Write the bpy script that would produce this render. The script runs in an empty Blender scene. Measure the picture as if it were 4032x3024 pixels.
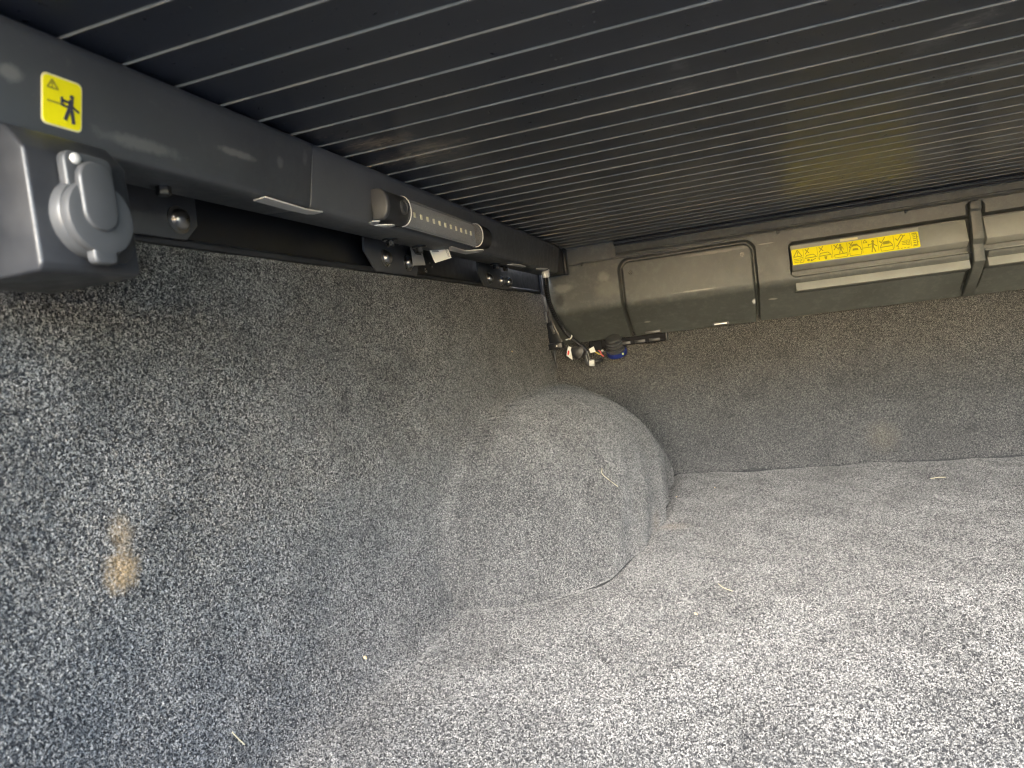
import bpy, bmesh, math, random
import numpy as np
from mathutils import Vector, Matrix, Quaternion

random.seed(7)
rng = np.random.default_rng(11)
S = bpy.context.scene
COL = S.collection

# ---------------------------------------------------------------- camera
cam_d = bpy.data.cameras.new('camera')
cam = bpy.data.objects.new('camera', cam_d)
COL.objects.link(cam)
R0 = (0.94392609, 0.30698651, -0.12150230)     # right
R1 = (-0.0981086, -0.09058041, -0.99104485)    # down
R2 = (-0.31524313, 0.94739351, -0.05538319)    # forward
cam.matrix_world = Matrix(((R0[0], -R1[0], -R2[0], 0.0),
                           (R0[1], -R1[1], -R2[1], 0.0),
                           (R0[2], -R1[2], -R2[2], 0.31),
                           (0, 0, 0, 1)))
cam_d.sensor_width = 36.0
cam_d.lens = 24.0
cam_d.clip_start = 0.01
cam_d.clip_end = 500.0
cam_d.dof.use_dof = True
cam_d.dof.focus_distance = 1.0
cam_d.dof.aperture_fstop = 13.0
S.camera = cam

# ---------------------------------------------------------------- world, sun, exposure
SUN_EL, SUN_AZ = math.radians(27), math.radians(178)   # azimuth from +Y (cab) towards +X
w = bpy.data.worlds.new('World')
S.world = w
w.use_nodes = True
nt = w.node_tree
for n in list(nt.nodes):
    nt.nodes.remove(n)
sky = nt.nodes.new('ShaderNodeTexSky')
sky.sky_type = 'NISHITA'
sky.sun_disc = False
sky.sun_elevation = SUN_EL
sky.sun_rotation = SUN_AZ
sky.air_density = 1.0
sky.dust_density = 0.9
sky.ozone_density = 1.0
bg = nt.nodes.new('ShaderNodeBackground')
bg.inputs[1].default_value = 0.15
wo = nt.nodes.new('ShaderNodeOutputWorld')
nt.links.new(sky.outputs[0], bg.inputs[0])
nt.links.new(bg.outputs[0], wo.inputs[0])
sd = bpy.data.lights.new('sun', 'SUN')
sd.energy = 1.3
sd.angle = math.radians(36)
sd.color = (1.0, 0.97, 0.925)
so = bpy.data.objects.new('sun', sd)
COL.objects.link(so)
dsun = Vector((math.sin(SUN_AZ) * math.cos(SUN_EL), math.cos(SUN_AZ) * math.cos(SUN_EL), math.sin(SUN_EL)))
so.rotation_euler = dsun.to_track_quat('Z', 'Y').to_euler()
so.location = dsun * 5
S.view_settings.view_transform = 'Standard'
S.view_settings.look = 'None'
S.view_settings.exposure = 3.75
S.view_settings.gamma = 1.0
S.view_settings.use_curve_mapping = False
S.cycles.max_bounces = 12
S.cycles.diffuse_bounces = 6
S.cycles.filter_width = 1.2

# ---------------------------------------------------------------- helpers
class MB:
    def __init__(s):
        s.v = []; s.f = []
    def add(s, verts, faces):
        o = len(s.v)
        s.v += [tuple(p) for p in verts]
        s.f += [tuple(i + o for i in f) for f in faces]
        return s
    def box(s, c0, c1):
        x0, y0, z0 = c0; x1, y1, z1 = c1
        return s.add([(x0, y0, z0), (x1, y0, z0), (x1, y1, z0), (x0, y1, z0),
                      (x0, y0, z1), (x1, y0, z1), (x1, y1, z1), (x0, y1, z1)],
                     [(0, 3, 2, 1), (4, 5, 6, 7), (0, 1, 5, 4), (1, 2, 6, 5), (2, 3, 7, 6), (3, 0, 4, 7)])
    def prism(s, poly, axis, a0, a1):
        """poly: 2-D points in the two other axes (in xyz order), extruded along axis"""
        n = len(poly)
        def p3(p, a):
            q = list(p); q.insert(axis, a); return q
        v = [p3(p, a0) for p in poly] + [p3(p, a1) for p in poly]
        f = [tuple(range(n)), tuple(range(2 * n - 1, n - 1, -1))]
        f += [(i, i + n, (i + 1) % n + n, (i + 1) % n) for i in range(n)]
        return s.add(v, f)
    def lathe(s, prof, c, ax, seg=20, capped=True):
        """prof: (radius, along) pairs, revolved round axis vector ax through c"""
        ax = Vector(ax).normalized()
        u = ax.orthogonal().normalized(); w_ = ax.cross(u)
        c = Vector(c)
        v = []; f = []
        for r, a in prof:
            for k in range(seg):
                t = 2 * math.pi * k / seg
                v.append(c + ax * a + (u * math.cos(t) + w_ * math.sin(t)) * r)
        m = len(prof)
        for i in range(m - 1):
            for k in range(seg):
                f.append((i * seg + k, i * seg + (k + 1) % seg, (i + 1) * seg + (k + 1) % seg, (i + 1) * seg + k))
        if capped:
            f.append(tuple(range(seg - 1, -1, -1)))
            f.append(tuple(range((m - 1) * seg, m * seg)))
        return s.add(v, f)
    def tube(s, pts, rad, seg=12, cap=True):
        P_ = [Vector(p) for p in pts]
        n = len(P_)
        rads = rad if hasattr(rad, '__len__') else [rad] * n
        v = []; f = []
        T0 = (P_[1] - P_[0]).normalized(); u = T0.orthogonal().normalized()
        for i in range(n):
            T = (P_[min(i + 1, n - 1)] - P_[max(i - 1, 0)]).normalized()
            u = (u - T * u.dot(T)).normalized(); b = T.cross(u)
            for k in range(seg):
                t = 2 * math.pi * k / seg
                v.append(P_[i] + (u * math.cos(t) + b * math.sin(t)) * rads[i])
        for i in range(n - 1):
            for k in range(seg):
                f.append((i * seg + k, i * seg + (k + 1) % seg, (i + 1) * seg + (k + 1) % seg, (i + 1) * seg + k))
        if cap:
            f.append(tuple(range(seg - 1, -1, -1))); f.append(tuple(range((n - 1) * seg, n * seg)))
        return s.add(v, f)
    def build(s, name, m, parent=None, bevel=0.0, seg=2, smooth=40, loc=None):
        me = bpy.data.meshes.new(name)
        me.from_pydata([tuple(p) for p in s.v], [], s.f)
        bm = bmesh.new(); bm.from_mesh(me)
        bmesh.ops.recalc_face_normals(bm, faces=bm.faces)
        if bevel:
            ed = [e for e in bm.edges if len(e.link_faces) == 2 and e.calc_face_angle(0) > math.radians(25)]
            bmesh.ops.bevel(bm, geom=ed, offset=bevel, segments=seg, profile=0.5, affect='EDGES', clamp_overlap=True)
        bm.to_mesh(me); bm.free()
        if smooth:
            for p in me.polygons:
                p.use_smooth = True
            me.set_sharp_from_angle(angle=math.radians(smooth))
        me.materials.append(m)
        return link(name, me, parent, loc)

def link(name, data, parent=None, loc=None):
    o = bpy.data.objects.new(name, data)
    COL.objects.link(o)
    if loc is not None:
        o.location = loc
    if parent is not None:
        o.parent = parent
        root = parent
        off = Vector((0, 0, 0))
        while root is not None:
            off += Vector(root.location); root = root.parent
        # children keep world coordinates
        o.matrix_parent_inverse = Matrix.Translation(-world_off(parent))
    return o

def world_off(o):
    off = Vector((0, 0, 0))
    while o is not None:
        off = off + Vector(o.location) + o.matrix_parent_inverse.translation
        o = o.parent
    return off

def tag(o, label=None, cat=None, group=None, kind=None):
    if label: o['label'] = label
    if cat: o['category'] = cat
    if group: o['group'] = group
    if kind: o['kind'] = kind
    return o

def thing(name, label, cat, loc=(0, 0, 0), group=None):
    o = bpy.data.objects.new(name, None)
    COL.objects.link(o)
    o.location = loc
    o.empty_display_size = 0.02
    return tag(o, label, cat, group)

def grid_mesh(name, X, Y, Z, m, parent=None, mask=None, normals=None):
    """arrays of shape (a,b); keeps faces where mask is True"""
    a, b = X.shape
    V = np.stack([X, Y, Z], -1).reshape(-1, 3)
    idx = np.arange(a * b).reshape(a, b)
    F = np.stack([idx[:-1, :-1], idx[1:, :-1], idx[1:, 1:], idx[:-1, 1:]], -1).reshape(-1, 4)
    if mask is not None:
        F = F[mask.reshape(-1)]
    if normals is not None:
        Nf = normals.reshape(-1, 3)[F[:, 0]]
        gn = np.cross(V[F[:, 1]] - V[F[:, 0]], V[F[:, 3]] - V[F[:, 0]])
        if (gn * Nf).sum() < 0:
            F = F[:, ::-1]
    used = np.unique(F)
    rm = -np.ones(a * b, int); rm[used] = np.arange(len(used))
    F = rm[F]; Vu = V[used]
    me = bpy.data.meshes.new(name)
    me.vertices.add(len(Vu)); me.vertices.foreach_set('co', Vu.astype(np.float32).ravel())
    me.loops.add(F.size); me.loops.foreach_set('vertex_index', F.astype(np.int32).ravel())
    me.polygons.add(len(F))
    me.polygons.foreach_set('loop_start', (np.arange(len(F)) * 4).astype(np.int32))
    me.update(calc_edges=True)
    me.validate()
    me.polygons.foreach_set('use_smooth', np.ones(len(me.polygons), bool))
    if normals is not None:
        N = normals.reshape(-1, 3)[used]
        me.normals_split_custom_set_from_vertices([tuple(n) for n in N])
    me.materials.append(m)
    return link(name, me, parent)

def grid_normals(X, Y, Z):
    P_ = np.stack([X, Y, Z], -1)
    du = np.gradient(P_, axis=0); dv = np.gradient(P_, axis=1)
    n = np.cross(du, dv)
    return n / (np.linalg.norm(n, axis=-1, keepdims=True) + 1e-12)

def smoothstep(a, b, x):
    t = np.clip((x - a) / (b - a), 0, 1)
    return t * t * (3 - 2 * t)

def catmull(pts, n):
    P_ = [Vector(p) for p in pts]
    P_ = [P_[0] * 2 - P_[1]] + P_ + [P_[-1] * 2 - P_[-2]]
    out = []
    m = len(P_) - 3
    for i in range(n):
        t = i / (n - 1) * m
        k = min(int(t), m - 1); t -= k
        a, b, c, d = P_[k:k + 4]
        out.append(0.5 * ((2 * b) + (c - a) * t + (2 * a - 5 * b + 4 * c - d) * t * t + (3 * b - a - 3 * c + d) * t ** 3))
    return out

# ---------------------------------------------------------------- materials
def new_mat(name):
    m = bpy.data.materials.new(name)
    m.use_nodes = True
    t = m.node_tree
    p = t.nodes['Principled BSDF']
    return m, t, p

def nd(t, kind, **kw):
    n = t.nodes.new(kind)
    for k, v in kw.items():
        setattr(n, k, v)
    return n

def val(t, op, a, b=None, clamp=False):
    n = nd(t, 'ShaderNodeMath', operation=op)
    n.use_clamp = clamp
    for i, x in enumerate((a, b)):
        if x is None: continue
        if isinstance(x, (int, float)): n.inputs[i].default_value = x
        else: t.links.new(x, n.inputs[i])
    return n.outputs[0]

def noise(t, vec, scale, detail=2, rough=0.5, dist=0.0):
    n = nd(t, 'ShaderNodeTexNoise')
    n.inputs['Scale'].default_value = scale
    n.inputs['Detail'].default_value = detail
    n.inputs['Roughness'].default_value = rough
    n.inputs['Distortion'].default_value = dist
    t.links.new(vec, n.inputs['Vector'])
    return n.outputs['Fac']

def ramp(t, fac, stops):
    n = nd(t, 'ShaderNodeValToRGB')
    e = n.color_ramp.elements
    while len(e) < len(stops): e.new(0.5)
    for i, (p, c) in enumerate(stops):
        e[i].position = p
        e[i].color = (*c, 1) if len(c) == 3 else c
    t.links.new(fac, n.inputs[0])
    return n.outputs[0]

def g(v):
    return (v, v, v)

def maprange(t, x, a, b, c=0.0, d=1.0):
    n = nd(t, 'ShaderNodeMapRange')
    t.links.new(x, n.inputs[0])
    for i, q in enumerate((a, b, c, d)):
        n.inputs[i + 1].default_value = q
    return n.outputs[0]

def mixc(t, f, a, b):
    n = nd(t, 'ShaderNodeMix', data_type='RGBA')
    for sock, x in ((n.inputs[0], f), (n.inputs[6], a), (n.inputs[7], b)):
        if isinstance(x, (int, float)): sock.default_value = x
        elif isinstance(x, tuple): sock.default_value = (*x, 1)
        else: t.links.new(x, sock)
    return n.outputs[2]

def pos(t):
    return nd(t, 'ShaderNodeNewGeometry').outputs['Position']

def scaled(t, vec, s):
    n = nd(t, 'ShaderNodeVectorMath', operation='MULTIPLY')
    t.links.new(vec, n.inputs[0]); n.inputs[1].default_value = s
    return n.outputs[0]

def blob(t, vec, c, r, wob=0.6, scale=60.0, rot=0.0, soft=(1.15, 0.55)):
    """soft mask of an irregular stain: centre c, radii r (metres)"""
    n = nd(t, 'ShaderNodeVectorMath', operation='SUBTRACT')
    t.links.new(vec, n.inputs[0]); n.inputs[1].default_value = c
    v = n.outputs[0]
    if rot:
        q = nd(t, 'ShaderNodeVectorRotate', rotation_type='Z_AXIS')
        t.links.new(v, q.inputs['Vector']); q.inputs['Angle'].default_value = rot
        v = q.outputs[0]
    v = scaled(t, v, tuple(1 / k for k in r))
    L = nd(t, 'ShaderNodeVectorMath', operation='LENGTH')
    t.links.new(v, L.inputs[0])
    nz = noise(t, vec, scale, 3, 0.6)
    d = val(t, 'ADD', L.outputs['Value'], val(t, 'MULTIPLY', val(t, 'SUBTRACT', nz, 0.5), wob * 2))
    return maprange(t, d, soft[0], soft[1])

def bump(t, p, h, strength=0.3, dist=0.001):
    b = nd(t, 'ShaderNodeBump')
    b.inputs['Strength'].default_value = strength
    b.inputs['Distance'].default_value = dist
    t.links.new(h, b.inputs['Height'])
    t.links.new(b.outputs[0], p.inputs['Normal'])

def plastic(name, base, rough=0.5, var=0.25, grain=0.15, dust=None, dust_amt=0.0, spec=0.5, metal=0.0, gscale=1400):
    m, t, p = new_mat(name)
    v = pos(t)
    n1 = noise(t, v, 18, 4, 0.6)
    lo = tuple(c * (1 - var) for c in base); hi = tuple(c * (1 + var) for c in base)
    col = ramp(t, n1, [(0.3, lo), (0.7, hi)])
    if dust:
        n2 = noise(t, v, 45, 6, 0.72)
        f = val(t, 'MULTIPLY', maprange(t, n2, 0.45, 0.75), dust_amt)
        col = mixc(t, f, col, dust)
    t.links.new(col, p.inputs['Base Color'])
    n3 = noise(t, v, 90, 3, 0.6)
    t.links.new(maprange(t, n3, 0.3, 0.7, rough * 0.85, min(1, rough * 1.15)), p.inputs['Roughness'])
    p.inputs['Specular IOR Level'].default_value = spec
    p.inputs['Metallic'].default_value = metal
    if grain:
        bump(t, p, noise(t, v, gscale, 2, 0.5), grain, 0.0004)
    return m

def plain(name, base, rough=0.5, metal=0.0, spec=0.5):
    return plastic(name, base, rough, 0.08, 0.0, spec=spec, metal=metal)

STAINS = [((-0.375, 0.321, 0.199), (0.05, 0.013, 0.0125), 0.85, (0.60, 0.42, 0.22)),
          ((-0.375, 0.324, 0.222), (0.05, 0.008, 0.013), 0.5, (0.52, 0.38, 0.22)),
          ((-0.125, 1.06, 0.01), (0.03, 0.02, 0.02), 0.3, (0.34, 0.26, 0.18)),
          ((-0.30, 0.80, 0.09), (0.05, 0.014, 0.02), 0.1, (0.34, 0.26, 0.18)),
          ((0.25, 1.45, 0.05), (0.03, 0.02, 0.03), 0.2, (0.34, 0.28, 0.18))]

def stain_mix(t, v, col):
    nz = noise(t, v, 620, 3, 0.6)
    for c, r, a, rgb in STAINS:
        f = val(t, 'MULTIPLY', val(t, 'MULTIPLY', blob(t, v, c, r, 0.5, 140, 0.0, (1.3, 0.35)), maprange(t, nz, 0.36, 0.58, 0.15, 1.0)), a)
        col = mixc(t, f, col, rgb)
    return col

def carpet_mat():
    m, t, p = new_mat('carpet_backing')
    v = pos(t)
    f1 = noise(t, v, 1250, 3, 0.65, 0.4)
    f2 = noise(t, v, 12, 3, 0.6)
    col = ramp(t, f1, [(0.36, g(0.016)), (0.5, g(0.05)), (0.64, g(0.15))])
    col = mixc(t, maprange(t, f2, 0.35, 0.65, 0.0, 0.25), col, (0.03, 0.03, 0.03))
    col = stain_mix(t, v, col)
    t.links.new(col, p.inputs['Base Color'])
    p.inputs['Roughness'].default_value = 0.95
    p.inputs['Specular IOR Level'].default_value = 0.1
    bump(t, p, f1, 0.8, 0.0025)
    return m

def fibre_mat():
    m, t, p = new_mat('carpet_fibre')
    h = nd(t, 'ShaderNodeHairInfo')
    v = pos(t)
    col = ramp(t, h.outputs['Random'], [(0.0, (0.034, 0.034, 0.035)), (0.46, (0.060, 0.060, 0.061)), (0.56, (0.163, 0.160, 0.152)), (0.80, (0.335, 0.328, 0.308)), (0.93, (0.46, 0.448, 0.412)), (1.0, (0.57, 0.55, 0.50))])
    wear = maprange(t, noise(t, v, 11, 5, 0.65, 0.6), 0.32, 0.68, 0.80, 1.18)
    hv = nd(t, 'ShaderNodeVectorMath', operation='SCALE')
    t.links.new(col, hv.inputs[0]); t.links.new(wear, hv.inputs['Scale'])
    col = hv.outputs[0]
    col = stain_mix(t, v, col)
    t.links.new(col, p.inputs['Base Color'])
    p.inputs['Roughness'].default_value = 0.7
    p.inputs['Specular IOR Level'].default_value = 0.25
    return m

M_CARPET = carpet_mat()
M_FIBRE = fibre_mat()
M_BLACK = plastic('black_plastic', (0.020, 0.021, 0.024), 0.42, 0.2, 0.12, (0.10, 0.10, 0.10), 0.12)
M_BLACK_GLOSS = plastic('gloss_black', (0.012, 0.012, 0.014), 0.22, 0.2, 0.0)
M_RUBBER = plastic('rubber', (0.058, 0.060, 0.063), 0.42, 0.12, 0.05)
M_MATTE = plastic('matte_black', (0.012, 0.012, 0.014), 0.75, 0.2, 0.1, spec=0.15)
M_NAVY = plastic('painted_inner_panel', (0.009, 0.011, 0.015), 0.35, 0.2, 0.03)
M_STEEL = plastic('bolt_steel', (0.36, 0.35, 0.33), 0.30, 0.15, 0.0, metal=1.0)
M_BRACKET = plastic('bracket_coating', (0.060, 0.062, 0.066), 0.45, 0.2, 0.08, (0.14, 0.14, 0.13), 0.2)
M_DARKSTEEL = plastic('black_bolt', (0.06, 0.06, 0.06), 0.3, 0.2, 0.0, metal=0.7)
M_ALU = plastic('bare_aluminium', (0.72, 0.70, 0.66), 0.4, 0.1, 0.05, metal=0.35)
M_WHITE = plain('white_plastic', (0.78, 0.77, 0.72), 0.5)
M_PAPER = plain('paper_tag', (0.88, 0.86, 0.76), 0.7)
M_GREYPAPER = plain('grey_paper', (0.42, 0.40, 0.36), 0.7)
M_INK = plain('ink_grey', (0.07, 0.065, 0.06), 0.7)
M_YELLOW = plain('sticker_yellow', (0.92, 0.82, 0.004), 0.45)
M_YELLOW_EDGE = plain('sticker_edge', (0.78, 0.72, 0.42), 0.5)
M_OLIVE = plain('pictogram_ink', (0.36, 0.33, 0.03), 0.5)
M_DARKINK = plain('pictogram_dark_ink', (0.05, 0.05, 0.07), 0.5)
M_FILM_GLARE = plain('backing_film_glare', (0.36, 0.36, 0.33), 0.35)  # pale grey carries the glare on the clear film
M_RED = plain('red_print', (0.62, 0.03, 0.02), 0.5)
M_BLUE = plain('blue_band', (0.012, 0.025, 0.16), 0.45)
M_PINK = plain('pink_wire', (0.75, 0.12, 0.13), 0.45)
M_WIREYEL = plain('yellow_wire', (0.70, 0.55, 0.06), 0.45)
M_LIME = plain('lime_mark', (0.70, 0.72, 0.25), 0.45)
M_STRAW = plain('dry_straw', (0.48, 0.43, 0.28), 0.7)
M_CRUMB = plain('pale_crumb', (0.55, 0.42, 0.24), 0.7)
M_HINGE = plastic('slat_edge', (0.27, 0.255, 0.21), 0.5, 0.3, 0.1, (0.40, 0.36, 0.29), 0.5)
M_BEDPAINT = plastic('outer_paint', (0.30, 0.31, 0.33), 0.3, 0.05, 0.0)

def canister_mat(name, base, k=1.0):
    m, t, p = new_mat(name)
    v = pos(t)
    n1 = noise(t, v, 9, 5, 0.65)
    n2 = noise(t, v, 70, 6, 0.75)
    n3 = noise(t, v, 260, 4, 0.7)
    col = ramp(t, n1, [(0.3, tuple(c * 0.78 for c in base)), (0.7, tuple(c * 1.2 for c in base))])
    f = val(t, 'MULTIPLY', maprange(t, n2, 0.48, 0.74), 0.35 * k)
    col = mixc(t, f, col, (0.25, 0.26, 0.25))
    f3 = val(t, 'MULTIPLY', maprange(t, n3, 0.62, 0.8), 0.22 * k)
    col = mixc(t, f3, col, (0.30, 0.31, 0.30))
    # scuffs: a few long pale scratches on the lid, one dark patch
    for c, r, rot, a, rgb in (((-0.06, 1.354, 0.372), (0.045, 0.05, 0.0016), 0, 0.55, (0.40, 0.39, 0.35)),
                              ((-0.02, 1.354, 0.438), (0.06, 0.05, 0.0028), 0, 0.4, (0.40, 0.39, 0.34)),
                              ((-0.10, 1.354, 0.452), (0.035, 0.05, 0.0016), 0, 0.4, (0.42, 0.41, 0.36)),
                              ((0.07, 1.354, 0.4395), (0.016, 0.05, 0.0012), 0, 0.6, (0.45, 0.44, 0.38)),
                              ((0.075, 1.38, 0.338), (0.008, 0.05, 0.002), 0, 0.7, (0.42, 0.41, 0.37)),
                              ((-0.165, 1.39, 0.325), (0.006, 0.05, 0.002), 0, 0.6, (0.42, 0.41, 0.37)),
                              ((-0.318, 1.354, 0.412), (0.022, 0.05, 0.009), 0, 0.4, (0.36, 0.36, 0.34)),
                              ((-0.228, 1.354, 0.4), (0.03, 0.05, 0.02), 0, 0.25, (0.3, 0.29, 0.26)),
                              ((-0.235, 1.354, 0.425), (0.012, 0.05, 0.01), 0, 0.35, (0.4, 0.39, 0.35)),
                              ((0.0415, 1.37, 0.338), (0.0045, 0.05, 0.0055), 0, 0.95, (0.8, 0.8, 0.78)),
                              ((-0.328, 1.354, 0.389), (0.012, 0.05, 0.012), 0, 0.75, (0.022, 0.022, 0.024))):
        f = val(t, 'MULTIPLY', blob(t, v, c, r, 0.5, 90), a)
        col = mixc(t, f, col, rgb)
    t.links.new(col, p.inputs['Base Color'])
    t.links.new(maprange(t, n2, 0.35, 0.7, 0.42, 0.62), p.inputs['Roughness'])
    bump(t, p, noise(t, v, 900, 2, 0.5), 0.15, 0.0004)
    return m

M_CAN = canister_mat('canister_plastic', (0.088, 0.096, 0.092))
M_PANEL = canister_mat('canister_panel', (0.26, 0.27, 0.25), 0.9)

def slat_mat():
    m, t, p = new_mat('slat_paint')
    v = pos(t)
    n1 = noise(t, scaled(t, v, (6, 60, 1)), 1.0, 4, 0.6)
    n2 = noise(t, v, 160, 5, 0.7)
    n3 = noise(t, scaled(t, v, (25, 90, 40)), 1.0, 5, 0.75, 1.0)
    col = ramp(t, n1, [(0.3, (0.021, 0.025, 0.036)), (0.7, (0.030, 0.035, 0.048))])
    dust = val(t, 'MULTIPLY', maprange(t, n2, 0.55, 0.8), 0.10)
    col = mixc(t, dust, col, (0.16, 0.15, 0.13))
    speck = maprange(t, noise(t, scaled(t, v, (120, 230, 100)), 1.0, 4, 0.7, 0.5), 0.54, 0.62)
    streak = val(t, 'MAXIMUM', val(t, 'MULTIPLY', maprange(t, n3, 0.40, 0.60), 0.65), speck)
    for c, r, rot, a, rgb in (((-0.019, 0.505, 0.49), (0.007, 0.022, 0.05), 0, 0.8, (0.24, 0.235, 0.225)),
                              ((-0.017, 0.555, 0.49), (0.012, 0.018, 0.05), 0, 0.75, (0.22, 0.215, 0.205)),
                              ((-0.10, 0.76, 0.49), (0.022, 0.016, 0.05), 0, 0.75, (0.26, 0.19, 0.12)),
                              ((-0.094, 0.70, 0.49), (0.006, 0.022, 0.05), 0, 0.5, (0.22, 0.17, 0.12)),
                              ((-0.12, 0.80, 0.49), (0.05, 0.04, 0.05), 0, 0.25, (0.20, 0.16, 0.11)),
                              ((0.165, 0.56, 0.49), (0.014, 0.04, 0.05), -0.6, 0.9, (0.34, 0.325, 0.29)),
                              ((0.205, 0.675, 0.49), (0.05, 0.022, 0.05), 0.3, 0.9, (0.36, 0.335, 0.30)),
                              ((0.15, 0.70, 0.49), (0.04, 0.02, 0.05), 0.2, 0.45, (0.25, 0.23, 0.2)),
                              ((-0.279, 0.47, 0.49), (0.022, 0.022, 0.05), 0, 0.6, (0.22, 0.18, 0.13)),
                              ((-0.262, 0.515, 0.49), (0.03, 0.018, 0.05), 0, 1.0, (0.52, 0.40, 0.27)),
                              ((-0.245, 0.565, 0.49), (0.045, 0.025, 0.05), 0.2, 1.0, (0.55, 0.43, 0.29)),
                              ((-0.225, 0.61, 0.49), (0.03, 0.02, 0.05), 0.2, 0.5, (0.3, 0.24, 0.17)),
                              ((-0.22, 0.72, 0.49), (0.05, 0.04, 0.05), 0.2, 0.4, (0.26, 0.22, 0.17)),
                              ((0.06, 0.60, 0.49), (0.05, 0.02, 0.05), 0.2, 0.25, (0.2, 0.18, 0.15)),
                              ((0.33, 1.0, 0.49), (0.06, 0.03, 0.05), 0.2, 0.35, (0.24, 0.22, 0.18)),
                              ((-0.20, 1.0, 0.49), (0.05, 0.02, 0.05), 0.1, 0.6, (0.26, 0.22, 0.16))):
        f = val(t, 'MULTIPLY', val(t, 'MULTIPLY', blob(t, v, c, r, 0.7, 70, rot, (1.2, 0.2)), streak), a)
        col = mixc(t, f, col, rgb)
    t.links.new(col, p.inputs['Base Color'])
    t.links.new(maprange(t, n2, 0.3, 0.7, 0.27, 0.31), p.inputs['Roughness'])
    p.inputs['Specular IOR Level'].default_value = 0.6
    return m
M_SLAT = slat_mat()

def rail_mat():
    m, t, p = new_mat('rail_coating')
    v = pos(t)
    n1 = noise(t, v, 14, 4, 0.6)
    col = ramp(t, n1, [(0.3, (0.058, 0.063, 0.071)), (0.7, (0.078, 0.084, 0.093))])
    n2 = noise(t, v, 120, 5, 0.7)
    col = mixc(t, val(t, 'MULTIPLY', maprange(t, n2, 0.6, 0.8), 0.22), col, (0.22, 0.22, 0.2))
    for c, r, a in (((-0.296, 0.385, 0.458), (0.02, 0.02, 0.0025), 0.6), ((-0.296, 0.43, 0.462), (0.02, 0.004, 0.004), 0.45),
                    ((-0.296, 0.31, 0.446), (0.02, 0.03, 0.004), 0.35), ((-0.296, 0.236, 0.4605), (0.02, 0.007, 0.004), 0.5),
                    ((-0.296, 0.46, 0.472), (0.02, 0.003, 0.006), 0.35), ((-0.296, 0.90, 0.452), (0.02, 0.02, 0.004), 0.3)):
        col = mixc(t, val(t, 'MULTIPLY', blob(t, v, c, r, 0.6, 160), a), col, (0.26, 0.26, 0.25))
    # dried run marks at the cab end of the rail
    st = noise(t, scaled(t, v, (20, 210, 8)), 1.0, 3, 0.6)
    sx = nd(t, 'ShaderNodeSeparateXYZ'); t.links.new(v, sx.inputs[0])
    near = maprange(t, sx.outputs[1], 1.0, 1.2)
    col = mixc(t, val(t, 'MULTIPLY', val(t, 'MULTIPLY', maprange(t, st, 0.46, 0.6), near), 0.5), col, (0.20, 0.20, 0.17))
    t.links.new(col, p.inputs['Base Color'])
    t.links.new(maprange(t, n2, 0.3, 0.7, 0.36, 0.5), p.inputs['Roughness'])
    bump(t, p, noise(t, v, 1500, 2), 0.1, 0.0003)
    return m
M_RAIL = rail_mat()

def lens_mat():
    m, t, p = new_mat('clear_ribbed_lens')
    p.inputs['Base Color'].default_value = (0.80, 0.80, 0.77, 1)
    p.inputs['Roughness'].default_value = 0.18
    p.inputs['Alpha'].default_value = 0.14
    return m
M_LENS = lens_mat()
M_LEDBOARD = plain('led_board', (0.26, 0.26, 0.25), 0.4)
M_LED = plain('led_phosphor', (0.95, 0.90, 0.58), 0.5)
M_GROUND = plastic('concrete_ground', (0.34, 0.37, 0.40), 0.9, 0.15, 0.2)

# ---------------------------------------------------------------- setting: floor, walls
def und(x, y, s=1.0):
    return s * (0.0012 * np.sin(17 * x + 3 * y) * np.sin(13 * y + 1.3) + 0.0008 * np.sin(41 * x - 23 * y) + 0.0005 * np.sin(71 * x + 60 * y))

XW = -0.38
XR = 1.14
YF0 = 1.457

def arch_rho(y, z):
    Y = np.clip((1.155 - y) / 0.418, 0, None)
    H = 0.217 - 0.004 * smoothstep(1.15, 1.45, y)
    p = 3.0 - 1.35 * smoothstep(1.12, 1.45, y)
    return Y ** 2.6 + np.clip(z / H, 0, None) ** p, p

def wall_x(y, z):
    rho, p = arch_rho(y, z)
    inside = rho < 2.5
    r = 0.016 - 0.011 * smoothstep(0.70, 0.80, y)
    zz = np.clip(z, 0, r)
    fil = r - np.sqrt(np.maximum(r * r - (r - zz) ** 2, 0))
    W = 0.236 - 0.010 * smoothstep(1.2, 1.45, y)
    q = 1 - rho
    e = 0.008
    B = W * ((q + np.sqrt(q * q + e * e)) / 2) ** (1 / p) * (1 - smoothstep(1.1, 2.2, rho)) * (1 + 0.022 * np.sin(21 * y + 9 * z) * np.sin(34 * z + 4) + 0.014 * np.sin(47 * y - 30 * z))
    top = 0.010 * smoothstep(0.405, 0.416, z) ** 2
    k = 0.010
    a, b = fil, B
    hh = np.clip(0.5 + 0.5 * (b - a) / k, 0, 1)
    sm = a * (1 - hh) + b * hh + k * hh * (1 - hh) * smoothstep(0.0, 0.01, a + b)
    flare = 0.028 * smoothstep(0.38, 0.72, y) * (1 - smoothstep(0.0, 0.16, z)) ** 2 * (y < 1.4)
    sm = np.maximum(sm, fil + flare)
    return XW + sm - top + und(y * 1.3, z * 2.0, 0.8)

def front_y(x, z):
    r = 0.005
    zz = np.clip(z, 0, r)
    fil = r - np.sqrt(np.maximum(r * r - (r - zz) ** 2, 0))
    return YF0 - 0.03 * z - fil + und(x, z * 3, 1.2)

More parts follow.
